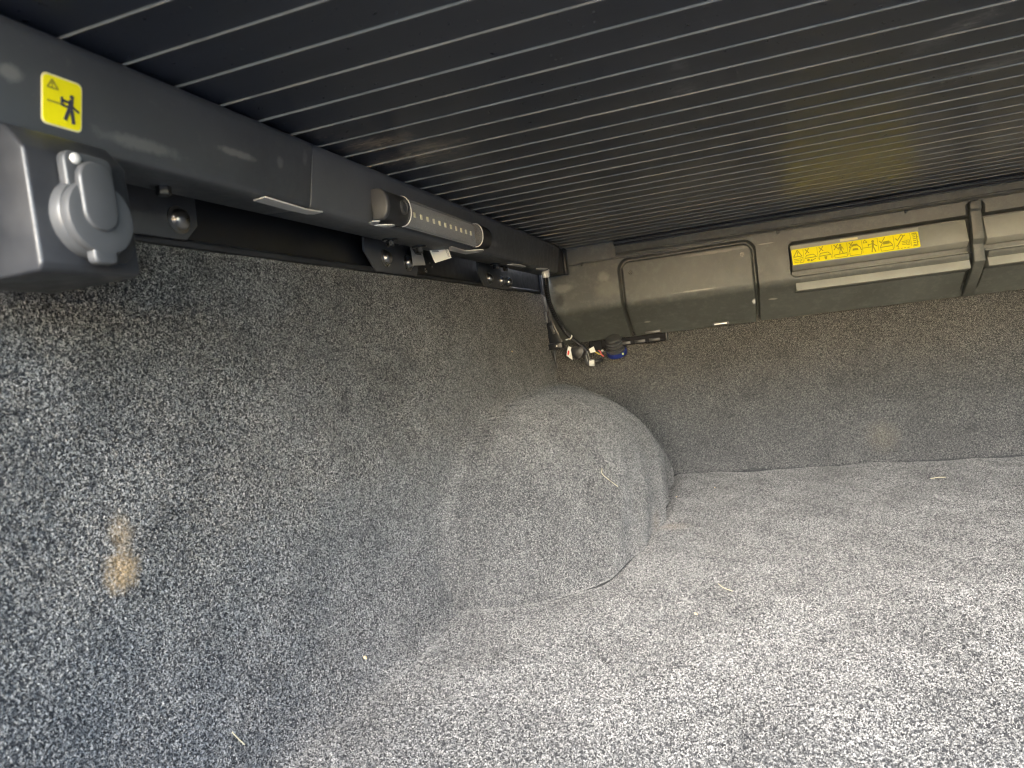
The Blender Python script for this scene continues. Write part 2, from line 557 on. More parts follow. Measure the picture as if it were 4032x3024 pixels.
# floor, tucked down a little where it meets the sides
_yb = np.linspace(-0.5, 1.6, 900)
_xb = wall_x(_yb, np.full(900, 0.006))
def floor_z(x, y):
    xb = np.interp(y, _yb, _xb)
    return und(x, y, 1.3) - 0.0045 * (np.exp(-((x - xb) / 0.009) ** 2) + np.exp(-((y - 1.4525) / 0.007) ** 2))
xs = np.concatenate([np.linspace(-0.40, -0.09, 200)[:-1], np.linspace(-0.09, XR + 0.01, 120)]); ys = np.concatenate([np.linspace(-0.375, 0.70, 110)[:-1], np.linspace(0.70, 1.02, 130)[:-1], np.linspace(1.02, 1.42, 60)[:-1], np.linspace(1.42, 1.475, 40)])
GX, GY = np.meshgrid(xs, ys, indexing='ij')
GZ = floor_z(GX, GY)
floor = grid_mesh('floor', GX, GY, GZ, M_CARPET)
tag(floor, 'grey speckled carpet covering the load bed floor', kind='structure')

# left wall + wheel arch from one surface, split along the arch
ysw = np.concatenate([np.linspace(-0.375, 0.18, 34)[:-1], np.linspace(0.18, 0.73, 130)[:-1], np.linspace(0.73, 0.86, 90)[:-1], np.linspace(0.86, 1.462, 160)])
zsw = np.concatenate([np.linspace(-0.016, 0.04, 30)[:-1], np.linspace(0.04, 0.418, 110)])
WY, WZ = np.meshgrid(ysw, zsw, indexing='ij')
WX = wall_x(WY, np.maximum(WZ, 0))
WN = grid_normals(WX, WY, WZ)
if WN[..., 0].mean() < 0: WN = -WN
yc = 0.25 * (WY[:-1, :-1] + WY[1:, :-1] + WY[:-1, 1:] + WY[1:, 1:]); zc = 0.25 * (WZ[:-1, :-1] + WZ[1:, :-1] + WZ[:-1, 1:] + WZ[1:, 1:])
archmask = arch_rho(yc, zc)[0] < 1.06
wall_l = grid_mesh('wall', WX, WY, WZ, M_CARPET, None, ~archmask, WN)
tag(wall_l, 'grey speckled carpet lining the left side of the load bed', kind='structure')
arch = grid_mesh('wheel_arch', WX, WY, WZ, M_CARPET, None, archmask, WN)
tag(arch, 'carpeted wheel arch bulging out between left side and floor', 'wheel arch')

# front wall
xs = np.linspace(-0.385, XR, 220); zs = np.concatenate([np.linspace(-0.016, 0.03, 20)[:-1], np.linspace(0.03, 0.47, 60)])
FX, FZ = np.meshgrid(xs, zs, indexing='ij')
FY = front_y(FX, np.maximum(FZ, 0))
wall_f = grid_mesh('wall', FX, FY, FZ, M_CARPET)
tag(wall_f, 'grey speckled carpet on the bulkhead below the cover housing', kind='structure')

# right side of the bed, out of frame: mirror of the left one
def mirrored(src, name, label, cat=None, kind=None):
    me = src.data.copy()
    co = np.empty(len(me.vertices) * 3, np.float32)
    me.vertices.foreach_get('co', co)
    co = co.reshape(-1, 3); co[:, 0] = (XW + XR) - co[:, 0]
    me.vertices.foreach_set('co', co.ravel())
    me.flip_normals()
    if me.has_custom_normals:
        a = me.attributes.get('custom_normal')
        if a: me.attributes.remove(a)
    o = link(name, me)
    return tag(o, label, cat, None, kind)
mirrored(wall_l, 'wall', 'grey carpet lining the right side of the load bed', kind='structure')
mirrored(arch, 'wheel_arch', 'carpeted wheel arch on the right side of the bed', 'wheel arch')

# ---- carpet pile: curled fibres growing out of every carpeted surface
def pile(parent, P0, N, name='carpet_pile', lmin=0.0008, lmax=0.0022, rad=0.000092):
    n = len(P0)
    k = 4
    a = rng.normal(size=(n, 3))
    T = a - (a * N).sum(1, keepdims=True) * N
    T /= np.linalg.norm(T, axis=1, keepdims=True) + 1e-9
    Bn = np.cross(N, T)
    L = rng.uniform(lmin, lmax, n)
    curl = rng.normal(0, 1.1, n)
    hgt = rng.uniform(0.0004, 0.0017, n)
    s = np.linspace(0, 1, k)
    pts = np.empty((n, k, 3), np.float32)
    for i, q in enumerate(s):
        ang = curl * q * 1.6
        along = L * q * np.sinc(ang / (2 * np.pi))
        side = L * q * np.sin(ang / 2) * 0.8
        up = hgt * (np.sin(np.pi * (0.12 + 0.76 * q))) + 0.0002
        pts[:, i] = P0 + T * (along - L * 0.4)[:, None] + Bn * side[:, None] + N * up[:, None]
    cu = bpy.data.hair_curves.new(name)
    cu.add_curves([k] * n)
    cu.attributes['position'].data.foreach_set('vector', pts.ravel())
    ra = cu.attributes.get('radius') or cu.attributes.new('radius', 'FLOAT', 'POINT')
    rr = np.repeat(rng.uniform(0.75, 1.3, n) * rad, k).astype(np.float32)
    ra.data.foreach_set('value', rr)
    cu.materials.append(M_FIBRE)
    o = link(name, cu, parent)
    o['kind'] = 'stuff'
    return o

def sample(n, f, lo, hi, dens):
    """rejection-sample n points in a 2-D range with density dens(a,b)"""
    out = np.empty((0, 2))
    while len(out) < n:
        q = rng.uniform(lo, hi, (n * 2, 2))
        q = q[rng.uniform(size=len(q)) < dens(q[:, 0], q[:, 1])]
        out = np.concatenate([out, q])
    return out[:n]

# floor fibres
q = sample(1700000, None, (-0.37, 0.36), (0.75, 1.455), lambda a, b: np.ones_like(a))
P0 = np.stack([q[:, 0], q[:, 1], floor_z(q[:, 0], q[:, 1])], 1)
keep = P0[:, 0] > wall_x(P0[:, 1], np.full(len(P0), 0.004)) - 0.003
P0 = P0[keep]
pile(floor, P0, np.tile([0, 0, 1.0], (len(P0), 1)))
# wall and arch fibres: pick by area
dA = np.linalg.norm(np.cross(np.stack([WX, WY, WZ], -1)[1:, :-1] - np.stack([WX, WY, WZ], -1)[:-1, :-1],
                             np.stack([WX, WY, WZ], -1)[:-1, 1:] - np.stack([WX, WY, WZ], -1)[:-1, :-1]), axis=-1)
vis = (WY[:-1, :-1] > 0.17)
for obj, msk, dens in ((wall_l, ~archmask & vis, 2100000), (arch, archmask, 2000000)):
    wgt = (dA * msk).ravel()
    n = int(wgt.sum() * dens)
    cell = rng.choice(wgt.size, n, p=wgt / wgt.sum())
    ci, cj = np.unravel_index(cell, dA.shape)
    u, v = rng.uniform(size=(2, n))
    yy = ysw[ci] + u * (ysw[ci + 1] - ysw[ci]); zz = np.maximum(zsw[cj] + v * (zsw[cj + 1] - zsw[cj]), 0)
    xx = wall_x(yy, zz)
    NN = WN[ci, cj]
    pile(obj, np.stack([xx, yy, zz], 1), NN)
q = sample(650000, None, (-0.38, 0.0), (0.75, 0.31), lambda a, b: np.ones_like(a))
yy = front_y(q[:, 0], q[:, 1])
pile(wall_f, np.stack([q[:, 0], yy, q[:, 1]], 1), np.tile([0, -1.0, 0], (len(q), 1)))

# painted inner bed side above the carpet, and its rolled lip
inner = thing('bed_side_panel', 'dark navy painted metal bed side between carpet edge and rail', 'bed side', (-0.39, 0.6, 0.41))
MB().prism([(-0.40, 0.395), (-0.386, 0.395), (-0.3855, 0.462), (-0.37, 0.474), (-0.37, 0.49), (-0.42, 0.49), (-0.42, 0.40)], 1, -0.3, 1.46).build('panel', M_NAVY, inner, 0.002)
MB().prism([(-0.388, 0.412), (-0.3785, 0.412), (-0.3780, 0.4165), (-0.3800, 0.4185), (-0.388, 0.4185)], 1, -0.2, 1.40).build('carpet_edge_trim', M_BLACK, inner, 0.0012)
for y_, z_, r_ in ((0.848, 0.4345, 0.003), (0.851, 0.427, 0.002), (0.853, 0.424, 0.0022), (0.867, 0.436, 0.0014), (0.874, 0.432, 0.0014)):
    MB().lathe([(r_, 0), (r_ * 0.9, 0.0008), (r_ * 0.4, 0.0013)], (-0.3856, y_, z_), (1, 0, 0), 10).build('drip', M_STEEL, inner)
# body outside, right bed side and ground bound the light as the truck does
bed = thing('truck_bed_shell', 'outer metal shell of the truck bed around the carpet', 'truck bed', (0.38, 0.6, -0.1))
sh = MB()
sh.box((-0.47, -0.42, -0.25), (-0.425, 1.52, 0.50)); sh.box((XR + 0.045, -0.42, -0.25), (XR + 0.09, 1.52, 0.50))
sh.box((-0.424, 1.478, -0.25), (XR + 0.044, 1.52, 0.62)); sh.box((-0.424, -0.375, -0.06), (XR + 0.044, 1.477, -0.012))
sh.build('shell', M_BEDPAINT, bed, 0.004)
MB().box((-0.36, -0.42, -0.07), (XR - 0.02, -0.38, 0.20)).build('tailgate_light_block', M_BLACK, bed, 0.006)  # unseen gate, added at this height to block low light into the bed
gr = MB().box((-60, -60, -0.95), (60, 60, -0.9)).build('ground', M_GROUND)
tag(gr, 'pale concrete ground under the truck', kind='structure')

# ---------------------------------------------------------------- roller cover
COVER_Y0 = 0.05
PITCH = 0.0375
cover = thing('roller_cover', 'dark slatted roller cover stretched over the load bed', 'tonneau cover', (0.38, 0.6, 0.489))
sl = MB()
X0, X1 = -0.335, XR - 0.045
# slat cross-section (y,z): flat soffit, rolled shoulders
prof = [(0.0002, 0.4884), (0.0006, 0.4880), (0.0354, 0.4880), (0.0358, 0.4884), (0.0358, 0.497), (0.0002, 0.497)]
sl.prism(prof, 0, X0, X1)
slat0 = sl.build('slat', M_SLAT, None, 0, smooth=0)
COL.objects.unlink(slat0)
hs = MB().prism([(0.0360, 0.4872), (0.0362, 0.4870), (0.0367, 0.4870), (0.0370, 0.4872), (0.0370, 0.494), (0.0360, 0.494)], 0, X0 + 0.004, X1 - 0.004)
hinge0 = hs.build('hinge_strip', M_HINGE, None, 0, smooth=0)
COL.objects.unlink(hinge0)
base_y = 0.492 - 0.0375
k0 = math.ceil((COVER_Y0 - base_y) / PITCH)
k1 = math.floor((1.345 - base_y) / PITCH)
for k in range(k0, k1 + 1):
    y0 = base_y + k * PITCH
    dz = random.uniform(-0.0003, 0.0003)
    o = link('slat', slat0.data, cover, (0, y0, dz))
    o2 = link('hinge_strip', hinge0.data, cover, (0, y0 + random.uniform(-0.0003, 0.0003), dz))
# ---------------------------------------------------------------- side rail
rail = thing('side_rail', 'dark grey side rail under the left edge of the roller cover', 'cover rail', (-0.34, 0.5, 0.436))
def rail_prof(xt, xb, zt=0.4868):
    return [(xb - 0.002, 0.4362), (xb, 0.4390), (xb + 0.0002, 0.4402), (xt, 0.4800), (xt - 0.0010, 0.4836), (xt - 0.0034, 0.4858), (xt - 0.008, zt), (-0.369, zt),
            (-0.369, 0.448), (-0.345, 0.438), (xb - 0.007, 0.4350)]
RXT, RXB = -0.2940, -0.3030
r1 = MB().prism(rail_prof(RXT, RXB), 1, -0.10, 0.4695).build('rail_section', M_RAIL, rail, 0.0008)
r2 = MB().prism(rail_prof(-0.2944, -0.3026), 1, 0.4703, 1.262).build('rail_section', M_RAIL, rail, 0.0008)
MB().prism([(-0.3035, 0.438), (-0.3035, 0.486), (-0.345, 0.486), (-0.345, 0.440)], 1, 1.2625, 1.352).build('rail_end', M_BLACK, rail, 0.001)
MB().prism([(-0.299, 0.437), (-0.299, 0.487), (-0.3034, 0.487), (-0.3034, 0.437)], 1, 1.318, 1.340).build('end_stop', M_BLACK, rail, 0.001)

# 2-D pictogram drawing on a plane
class Draw:
    def __init__(s, o, ux, uy, n, lift=0.0004):
        s.o, s.ux, s.uy, s.n = Vector(o), Vector(ux), Vector(uy), Vector(n).normalized() * lift
        s.mb = MB()
    def P(s, a, b, up=1.0):
        return s.o + s.ux * a + s.uy * b + s.n * up
    def poly(s, pts):
        n = len(pts)
        s.mb.add([s.P(*p) for p in pts] + [s.P(p[0], p[1], 0.1) for p in pts],
                 [tuple(range(n))] + [(i, (i + 1) % n, (i + 1) % n + n, i + n) for i in range(n)])
    def line(s, a, b, w, asp=1.0):
        d = Vector((b[0] - a[0], (b[1] - a[1]) * asp)); L = d.length
        nx, ny = -d.y / L * w / 2, d.x / L * w / 2 / asp
        s.poly([(a[0] + nx, a[1] + ny), (b[0] + nx, b[1] + ny), (b[0] - nx, b[1] - ny), (a[0] - nx, a[1] - ny)])
    def path(s, pts, w, asp=1.0):
        for a, b in zip(pts, pts[1:]): s.line(a, b, w, asp)
    def disc(s, c, r, asp=1.0, n=12):
        s.poly([(c[0] + r * math.cos(2 * math.pi * k / n), c[1] + r / asp * math.sin(2 * math.pi * k / n)) for k in range(n)])
    def build(s, name, m, parent):
        return s.mb.build(name, m, parent, 0, smooth=0)

def rrect(a0, b0, a1, b1, ra, rb, n=5):
    out = []
    for cx, cy, t0 in ((a1 - ra, b1 - rb, 0), (a0 + ra, b1 - rb, 90), (a0 + ra, b0 + rb, 180), (a1 - ra, b0 + rb, 270)):
        for k in range(n + 1):
            t = math.radians(t0 + 90 * k / n)
            out.append((cx + ra * math.cos(t), cy + rb * math.sin(t)))
    return out

# yellow warning sticker on the rail (a along +y, b downwards)
SY0, SY1, SZ0, SZ1 = 0.2505, 0.2718, 0.4428, 0.4660
def rail_sticker():
    w_, h_ = SY1 - SY0, SZ1 - SZ0
    sl_ = (RXT - RXB - 0.0002) / (0.4800 - 0.4402)
    o = (RXB + 0.0002 + sl_ * (SZ1 - 0.4402) + 0.0001, SY0, SZ1)
    DV, DN = (-sl_ * h_, 0, -h_), (1, 0, -sl_)
    asp = h_ / w_
    d0 = Draw(o, (0, w_, 0), DV, DN, 0.0003)
    d0.poly(rrect(0, 0, 1, 1, 0.13, 0.13 / asp))
    st = d0.build('warning_sticker', M_YELLOW_EDGE, rail)
    st['label'] = 'yellow warning sticker on the rail with a person pictogram'
    d1 = Draw(o, (0, w_, 0), DV, DN, 0.0005)
    d1.poly(rrect(0.03, 0.035, 0.97, 0.965, 0.12, 0.12 / asp))
    d1.build('sticker_face', M_YELLOW, st)
    d = Draw(o, (0, w_, 0), DV, DN, 0.0008)
    d.path([(0.24, 0.10), (0.12, 0.27), (0.38, 0.27), (0.24, 0.10)], 0.035, asp)
    d.line((0.24, 0.15), (0.24, 0.21), 0.035, asp); d.disc((0.24, 0.24), 0.018, asp)
    d.line((0.12, 0.53), (0.44, 0.53), 0.04, asp)
    d.build('pictogram', M_OLIVE, st)
    d = Draw(o, (0, w_, 0), DV, DN, 0.0010)
    d.disc((0.72, 0.335), 0.05, asp)
    d.poly([(0.66, 0.39), (0.76, 0.37), (0.74, 0.60), (0.61, 0.60)])
    d.line((0.69, 0.45), (0.46, 0.45), 0.05, asp)
    d.line((0.47, 0.38), (0.47, 0.50), 0.05, asp)
    d.line((0.44, 0.53), (0.62, 0.55), 0.05, asp)
    d.line((0.73, 0.52), (0.90, 0.60), 0.05, asp)
    d.line((0.65, 0.60), (0.55, 0.82), 0.075, asp)
    d.line((0.72, 0.60), (0.77, 0.86), 0.075, asp)
    d.build('pictogram', M_DARKINK, st)
rail_sticker()

# ---------------------------------------------------------------- power outlet
outlet = thing('power_outlet', 'black power outlet box with round rubber cap hanging below the rail', 'power outlet', (-0.31, 0.252, 0.37))
FXo = -0.2845
h = MB()
h.prism([(-0.345, 0.368), (FXo - 0.002, 0.368), (FXo, 0.371), (FXo, 0.4225), (FXo - 0.0105, 0.4352), (-0.345, 0.4352)], 1, 0.2255, 0.2790)
h.build('housing', M_BLACK, outlet, 0.0028, 3)
MB().prism(rrect(0.2405, 0.3735, 0.2755, 0.4215, 0.010, 0.010, 6), 0, FXo - 0.001, FXo + 0.0012).build('face_plate', M_BLACK, outlet, 0.0006)
CY, CZ = 0.2520, 0.3935
MB().lathe([(0.0192, -0.002), (0.0192, 0.003), (0.0184, 0.0046), (0.0165, 0.0050)], (FXo + 0.001, CY, CZ), (1, 0, 0), 40).build('socket_ring', M_RUBBER, outlet, smooth=35)
capo = MB().lathe([(0.0170, 0.003), (0.0176, 0.0075), (0.0170, 0.0095), (0.0140, 0.0102)], (FXo + 0.001, CY - 0.0010, CZ - 0.0005), (1, 0, 0), 44).build('cap', M_RUBBER, outlet, smooth=35)
MB().prism(rrect(CY - 0.0080, CZ - 0.0225, CY + 0.0045, CZ - 0.008, 0.003, 0.003, 4), 0, FXo + 0.005, FXo + 0.0105).build('pull_tab', M_RUBBER, capo, 0.0012, 3)
MB().prism(rrect(CY - 0.0115, CZ - 0.0075, CY + 0.0065, CZ + 0.0245, 0.0088, 0.0088, 8), 0, FXo + 0.0085, FXo + 0.0128).build('hinge_strap', M_RUBBER, capo, 0.0012, 3)
MB().prism(rrect(CY - 0.0125, CZ + 0.010, CY + 0.013, CZ + 0.0300, 0.0045, 0.0045, 5), 0, FXo + 0.0006, FXo + 0.0060).build('hinge_base', M_RUBBER, outlet, 0.0012, 3)
MB().lathe([(0.0026, 0), (0.0024, 0.0012), (0.0012, 0.0019)], (FXo + 0.0058, CY - 0.0070, CZ + 0.0262), (1, 0, 0), 16).build('screw', M_ALU, outlet)

# ---------------------------------------------------------------- light bar
lamp = thing('light_bar', 'black light bar with clear ribbed lens and row of diodes on the rail', 'lamp', (-0.296, 0.70, 0.44))
RX = -0.2960
LZ0, LZ1 = 0.4375, 0.4655
def dprof(dx=0.0, dz=0.0, n=14, depth=0.0135):
    zc, hh = (LZ0 + LZ1) / 2, (LZ1 - LZ0) / 2 - dz
    out = [(RX - 0.0035, zc - hh)]
    for k in range(n + 1):
        t = -math.pi / 2 + math.pi * k / n
        out.append((RX + 0.0022 + (depth - 0.0022 - dx) * math.cos(t) ** 0.75 if abs(math.cos(t)) > 1e-6 else RX + 0.0022, zc + hh * math.sin(t)))
    out.append((RX - 0.0035, zc + hh))
    return out
MB().prism(dprof(), 1, 0.563, 0.6055).build('end_housing', M_BLACK, lamp, 0.0025, 3)
MB().prism(dprof(), 1, 0.8065, 0.842).build('end_housing', M_BLACK, lamp, 0.0025, 3)
MB().prism(dprof(-0.0002, -0.0003, 14), 1, 0.5605, 0.5665).build('end_cap', M_RUBBER, lamp, 0.002, 3)
MB().lathe([(0.0068, -0.002), (0.0068, 0.0016), (0.0058, 0.0023), (0.0052, 0.0014), (0.003, 0.0016)], (RX + 0.0130, 0.5925, 0.4515), (1, 0, 0), 28).build('button', M_RUBBER, lamp)
MB().prism([(RX, LZ0 + 0.0008), (RX + 0.0035, LZ0 + 0.0016), (RX + 0.0035, LZ1 - 0.0016), (RX, LZ1 - 0.0008)], 1, 0.6055, 0.8065).build('reflector', M_LEDBOARD, lamp)
for k in range(12):
    y_ = 0.6195 + k * (0.7905 - 0.6195) / 11
    MB().box((RX + 0.0035, y_ - 0.0020, 0.4496), (RX + 0.0047, y_ + 0.0020, 0.4546)).build('led', M_LED, lamp, 0.0004)
# lens: ribbed half-round shell
nr = 96
lv = []; lf = []
zc_, hh_ = (LZ0 + LZ1) / 2, (LZ1 - LZ0) / 2
for side in (0, 1):
    for k in range(nr + 1):
        t = -math.pi / 2 + math.pi * k / nr
        c = max(math.cos(t), 0.0)
        rib = 0.00018 * (k % 4 in (1, 2)) * (1 - side)
        dd = 0.0138 + rib - 0.0014 * side
        lv.append((RX + 0.0004 + dd * c ** 0.75, zc_ + (hh_ - 0.0012 * side + rib) * math.sin(t)))
loop = [(x, z) for x, z in lv[:nr + 1]] + [(x, z) for x, z in lv[nr + 1:]][::-1]
mb = MB()
nL = len(loop)
mb.add([(x, 0.6062, z) for x, z in loop] + [(x, 0.8058, z) for x, z in loop], [(i, (i + 1) % nL, (i + 1) % nL + nL, i + nL) for i in range(nL)])
cap_f = [(i, i + 1, nL - 2 - i, nL - 1 - i) for i in range(nr)]
mb.f += [f for f in cap_f] + [tuple(j + nL for j in f[::-1]) for f in cap_f]
mb.build('lens', M_LENS, lamp, 0, smooth=25)
MB().prism(dprof(-0.0006, -0.0006), 1, 0.8056, 0.8070).build('lens_end', M_BLACK, lamp, 0.0004)
MB().prism(dprof(-0.0004, -0.0004), 1, 0.6040, 0.6062).build('lens_end', M_BLACK, lamp, 0.0006)
for y_ in (0.6066, 0.8052):
    MB().tube([(x + 0.0004, y_, z) for x, z in dprof(-0.0004, -0.0004)[1:-1]], 0.0006, 6).build('lens_rim', M_ALU, lamp)

# ---------------------------------------------------------------- bare metal fixing plates under the rail
def plate(pts, label, z=0.4338, th=0.0012, lift=None):
    t = thing('fixing_plate', label, 'metal plate', (pts[0][0], pts[0][1], z), 'bare metal plates under the rail')
    n = len(pts)
    lift = lift or [0] * n
    mb = MB()
    v = [(x, y, z - l) for (x, y), l in zip(pts, lift)] + [(x, y, z + th - l) for (x, y), l in zip(pts, lift)]
    mb.add(v, [tuple(range(n)), tuple(range(2 * n - 1, n - 1, -1))] + [(i, (i + 1) % n, (i + 1) % n + n, i + n) for i in range(n)])
    mb.build('plate', M_ALU, t, 0.0003, 1)
    return t
plate([(-0.3127, 0.4133), (-0.3006, 0.4114), (-0.3039, 0.4648), (-0.3005, 0.4824), (-0.3093, 0.4831), (-0.3132, 0.4783), (-0.3143, 0.4551)],
      'long bare metal plate under the rail between outlet and light bar')
plate([(-0.3008, 0.5529), (-0.2934, 0.5483), (-0.2886, 0.5533), (-0.2949, 0.5619), (-0.3013, 0.5630)], 'small bare metal plate under the rail left of the light bar button', 0.4340)
plate([(-0.3015, 0.5655), (-0.3000, 0.5731), (-0.2998, 0.5790), (-0.2950, 0.5835), (-0.2890, 0.5827), (-0.2885, 0.5765), (-0.294, 0.572)], 'bright curved metal lip directly above the two bolt bracket', 0.4340)
plate([(-0.3088, 0.7563), (-0.3034, 0.7532), (-0.305, 0.7802), (-0.3058, 0.8017), (-0.2966, 0.8082), (-0.288, 0.8172), (-0.29, 0.8254), (-0.2993, 0.8315), (-0.3166, 0.8285), (-0.3174, 0.8122), (-0.3175, 0.7775)],
      'bent bare metal plate under the lens just right of the barcode tag')
plate([(-0.3196, 1.0068), (-0.3105, 1.0112), (-0.3059, 1.0348), (-0.3073, 1.0667), (-0.3144, 1.0723), (-0.3171, 1.0411)], 'small bare metal plate under the rail right of the smaller bracket')
plate([(-0.3062, 1.1225), (-0.2983, 1.1231), (-0.292, 1.1479), (-0.302, 1.1605), (-0.3062, 1.1513)], 'tiny bare metal plate under the rail above the white conduit collar')

# ---------------------------------------------------------------- brackets
BOLT = [(0.0098, 0.0), (0.0098, 0.0012), (0.0074, 0.0016), (0.0070, 0.0034), (0.0060, 0.0052), (0.0040, 0.0064), (0.0012, 0.0069)]
def bolt(parent, c, m=M_STEEL, s=1.0, name='bolt', ax=(1, 0, 0)):
    b = MB().lathe([(r * s, a * s) for r, a in BOLT], c, ax, 24).build(name, m, parent, smooth=50)
    return b

def bracket(poly, bolts, nuts, label, loc, top=None):
    t = thing('bracket', label, 'bracket', loc, 'black steel brackets between bed side and rail')
    x = -0.3765
    pl = MB().prism(poly, 0, x, x + 0.003).build('plate', M_BRACKET, t, 0.0008)
    # flange bent in under the rail
    if top:
        y0, y1, z0 = top
        MB().prism([(x, z0 - 0.002), (x + 0.0025, z0 - 0.004), (x + 0.011, z0 + 0.0035), (x + 0.060, z0 + 0.006), (x + 0.060, z0 + 0.009), (x + 0.008, z0 + 0.0075), (x, z0 + 0.001)], 1, y0, y1).build('flange', M_BRACKET, t, 0.0006)
    for (y, z) in bolts:
        bolt(t, (x + 0.003, y, z), s=1.05)
    for (y, z) in nuts:
        n = MB().lathe([(0.0085, 0), (0.0085, 0.001), (0.0078, 0.0018)], (-0.333, y, z), (0, 0, -1), 22).build('washer', M_DARKSTEEL, t)
        MB().lathe([(0.0046, 0.0015), (0.0046, 0.0070), (0.004, 0.0078)], (-0.333, y, z), (0, 0, -1), 6).build('nut', M_DARKSTEEL, n, smooth=20)
    return t
b2 = bracket([(0.6765, 0.4520), (0.6735, 0.4480), (0.6715, 0.4335), (0.6935, 0.4120), (0.7960, 0.4120), (0.8045, 0.4250), (0.8090, 0.4505), (0.7700, 0.4500)],
             [(0.7180, 0.4285), (0.7750, 0.4275)], [(0.655, 0.4370), (0.725, 0.4365)],
             'black bracket with two round bolts below the light bar', (-0.375, 0.74, 0.414), (0.674, 0.770, 0.4530))
MB().prism([(-0.365, 0.444), (-0.352, 0.447), (-0.352, 0.449), (-0.365, 0.446)], 1, 0.736, 0.7395).build('gusset', M_RUBBER, b2)
b3 = bracket([(1.0290, 0.4535), (1.0250, 0.4490), (1.0225, 0.4330), (1.0465, 0.4105), (1.1900, 0.4095), (1.1760, 0.4480), (1.1000, 0.4500)],
             [(1.070, 0.4247), (1.132, 0.4240), (1.172, 0.4238)], [(0.992, 0.4370), (1.04, 0.437)],
             'smaller black bracket with bolts near the cab corner', (-0.375, 1.1, 0.411), (1.026, 1.10, 0.4535))
b1 = bracket([(0.340, 0.4560), (0.340, 0.4160), (0.4120, 0.4160), (0.4250, 0.4280), (0.4265, 0.4540)],
             [(0.4060, 0.4300)], [(0.3535, 0.4390)],
             'black lettered bracket with one bolt right of the power outlet', (-0.375, 0.39, 0.416), (0.345, 0.425, 0.4570))

def text_mesh(body, name, m, parent, o, ux, uy, size, lift_n=(1, 0, 0), lift=0.0004):
    cu = bpy.data.curves.new(name, 'FONT')
    cu.body = body; cu.size = 1.0; cu.resolution_u = 2
    to = bpy.data.objects.new(name + '_src', cu)
    COL.objects.link(to)
    dg = bpy.context.evaluated_depsgraph_get()
    me = bpy.data.meshes.new_from_object(to.evaluated_get(dg))
    bpy.data.objects.remove(to)
    o, ux, uy, n = Vector(o), Vector(ux), Vector(uy), Vector(lift_n).normalized() * lift
    for v in me.vertices:
        a, b = v.co.x * size, v.co.y * size
        v.co = o + ux * a + uy * b + n
    me.materials.clear(); me.materials.append(m)
    return link(name, me, parent)
text_mesh('AUPI', 'lettering', M_RUBBER, b1, (-0.3730, 0.3650, 0.4305), (0, 1, 0), (0, 0.12, 1), 0.0085)

# ---------------------------------------------------------------- paper tags
def barcode_tag():
    t = thing('paper_tag', 'white paper tag with barcode hanging under the light bar', 'tag', (-0.335, 0.785, 0.43))
    # (u across 0..1, v down 0..1), bent over at the top
    A, B_, C, D = Vector((-0.3470, 0.7735, 0.4467)), Vector((-0.3220, 0.7798, 0.4419)), Vector((-0.3150, 0.7753, 0.4247)), Vector((-0.3390, 0.7794, 0.4225))
    def S_(u, v, up=0.0):
        p = (A * (1 - u) + B_ * u) * (1 - v) + (D * (1 - u) + C * u) * v
        bend = 0.0040 * math.sin(math.pi * min(v * 1.3, 1)) * (1 - 0.6 * u)
        return p + Vector((0.5, -0.7, 0.30)) * bend + Vector((0.4, -0.9, 0.1)).normalized() * up
    nu, nv = 10, 14
    mb = MB()
    v = [S_(i / nu, j / nv) for i in range(nu + 1) for j in range(nv + 1)] + [S_(i / nu, j / nv, -0.0004) for i in range(nu + 1) for j in range(nv + 1)]
    m = (nu + 1) * (nv + 1)
    f = []
    for i in range(nu):
        for j in range(nv):
            a = i * (nv + 1) + j
            f.append((a, a + nv + 1, a + nv + 2, a + 1)); f.append((m + a + 1, m + a + nv + 2, m + a + nv + 1, m + a))
    rim = [i * (nv + 1) for i in range(nu + 1)] + [nu * (nv + 1) + j for j in range(1, nv + 1)] + [i * (nv + 1) + nv for i in range(nu - 1, -1, -1)] + [j for j in range(nv - 1, 0, -1)]
    f += [(a, b, b + m, a + m) for a, b in zip(rim, rim[1:] + rim[:1])]
    mb.add(v, f)
    mb.build('tag_sheet', M_PAPER, t)
    bars = MB()
    rr = random.Random(3)
    y = 0.05
    while y < 0.53:
        hgt = rr.choice((0.012, 0.02, 0.03))
        for q in range(4):
            u0, u1 = 0.10 + 0.36 * q / 4, 0.10 + 0.36 * (q + 1) / 4
            bars.add([S_(u0, y, 0.0005), S_(u1, y, 0.0005), S_(u1, y + hgt, 0.0005), S_(u0, y + hgt, 0.0005)], [(0, 1, 2, 3)])
        y += hgt + rr.choice((0.012, 0.02, 0.028))
    bars.build('barcode', M_INK, t)
    cu = S_(0.90, 0.90)
    up = (S_(0.90, 0.25) - cu).normalized(); rt = (S_(1.0, 0.9) - S_(0.6, 0.9)).normalized()
    text_mesh('20230221', 'date_print', M_INK, t, S_(0.93, 0.93, 0.0014), up, -rt, 0.0036, (0.4, -0.9, 0.1), 0.0012)
barcode_tag()
t = thing('paper_tag', 'grey paper tag half hidden behind the two bolt bracket', 'tag', (-0.362, 0.79, 0.43))
MB().prism([(0.768, 0.4445), (0.784, 0.4445), (0.7965, 0.4418), (0.7995, 0.4392), (0.8045, 0.4255), (0.768, 0.4222)], 0, -0.3640, -0.3634).build('tag_sheet', M_GREYPAPER, t)
MB().prism([(0.770, 0.4432), (0.782, 0.4430), (0.7930, 0.4412), (0.7955, 0.4368), (0.778, 0.4368)], 0, -0.3633, -0.3629).build('printed_patch', M_INK, t)

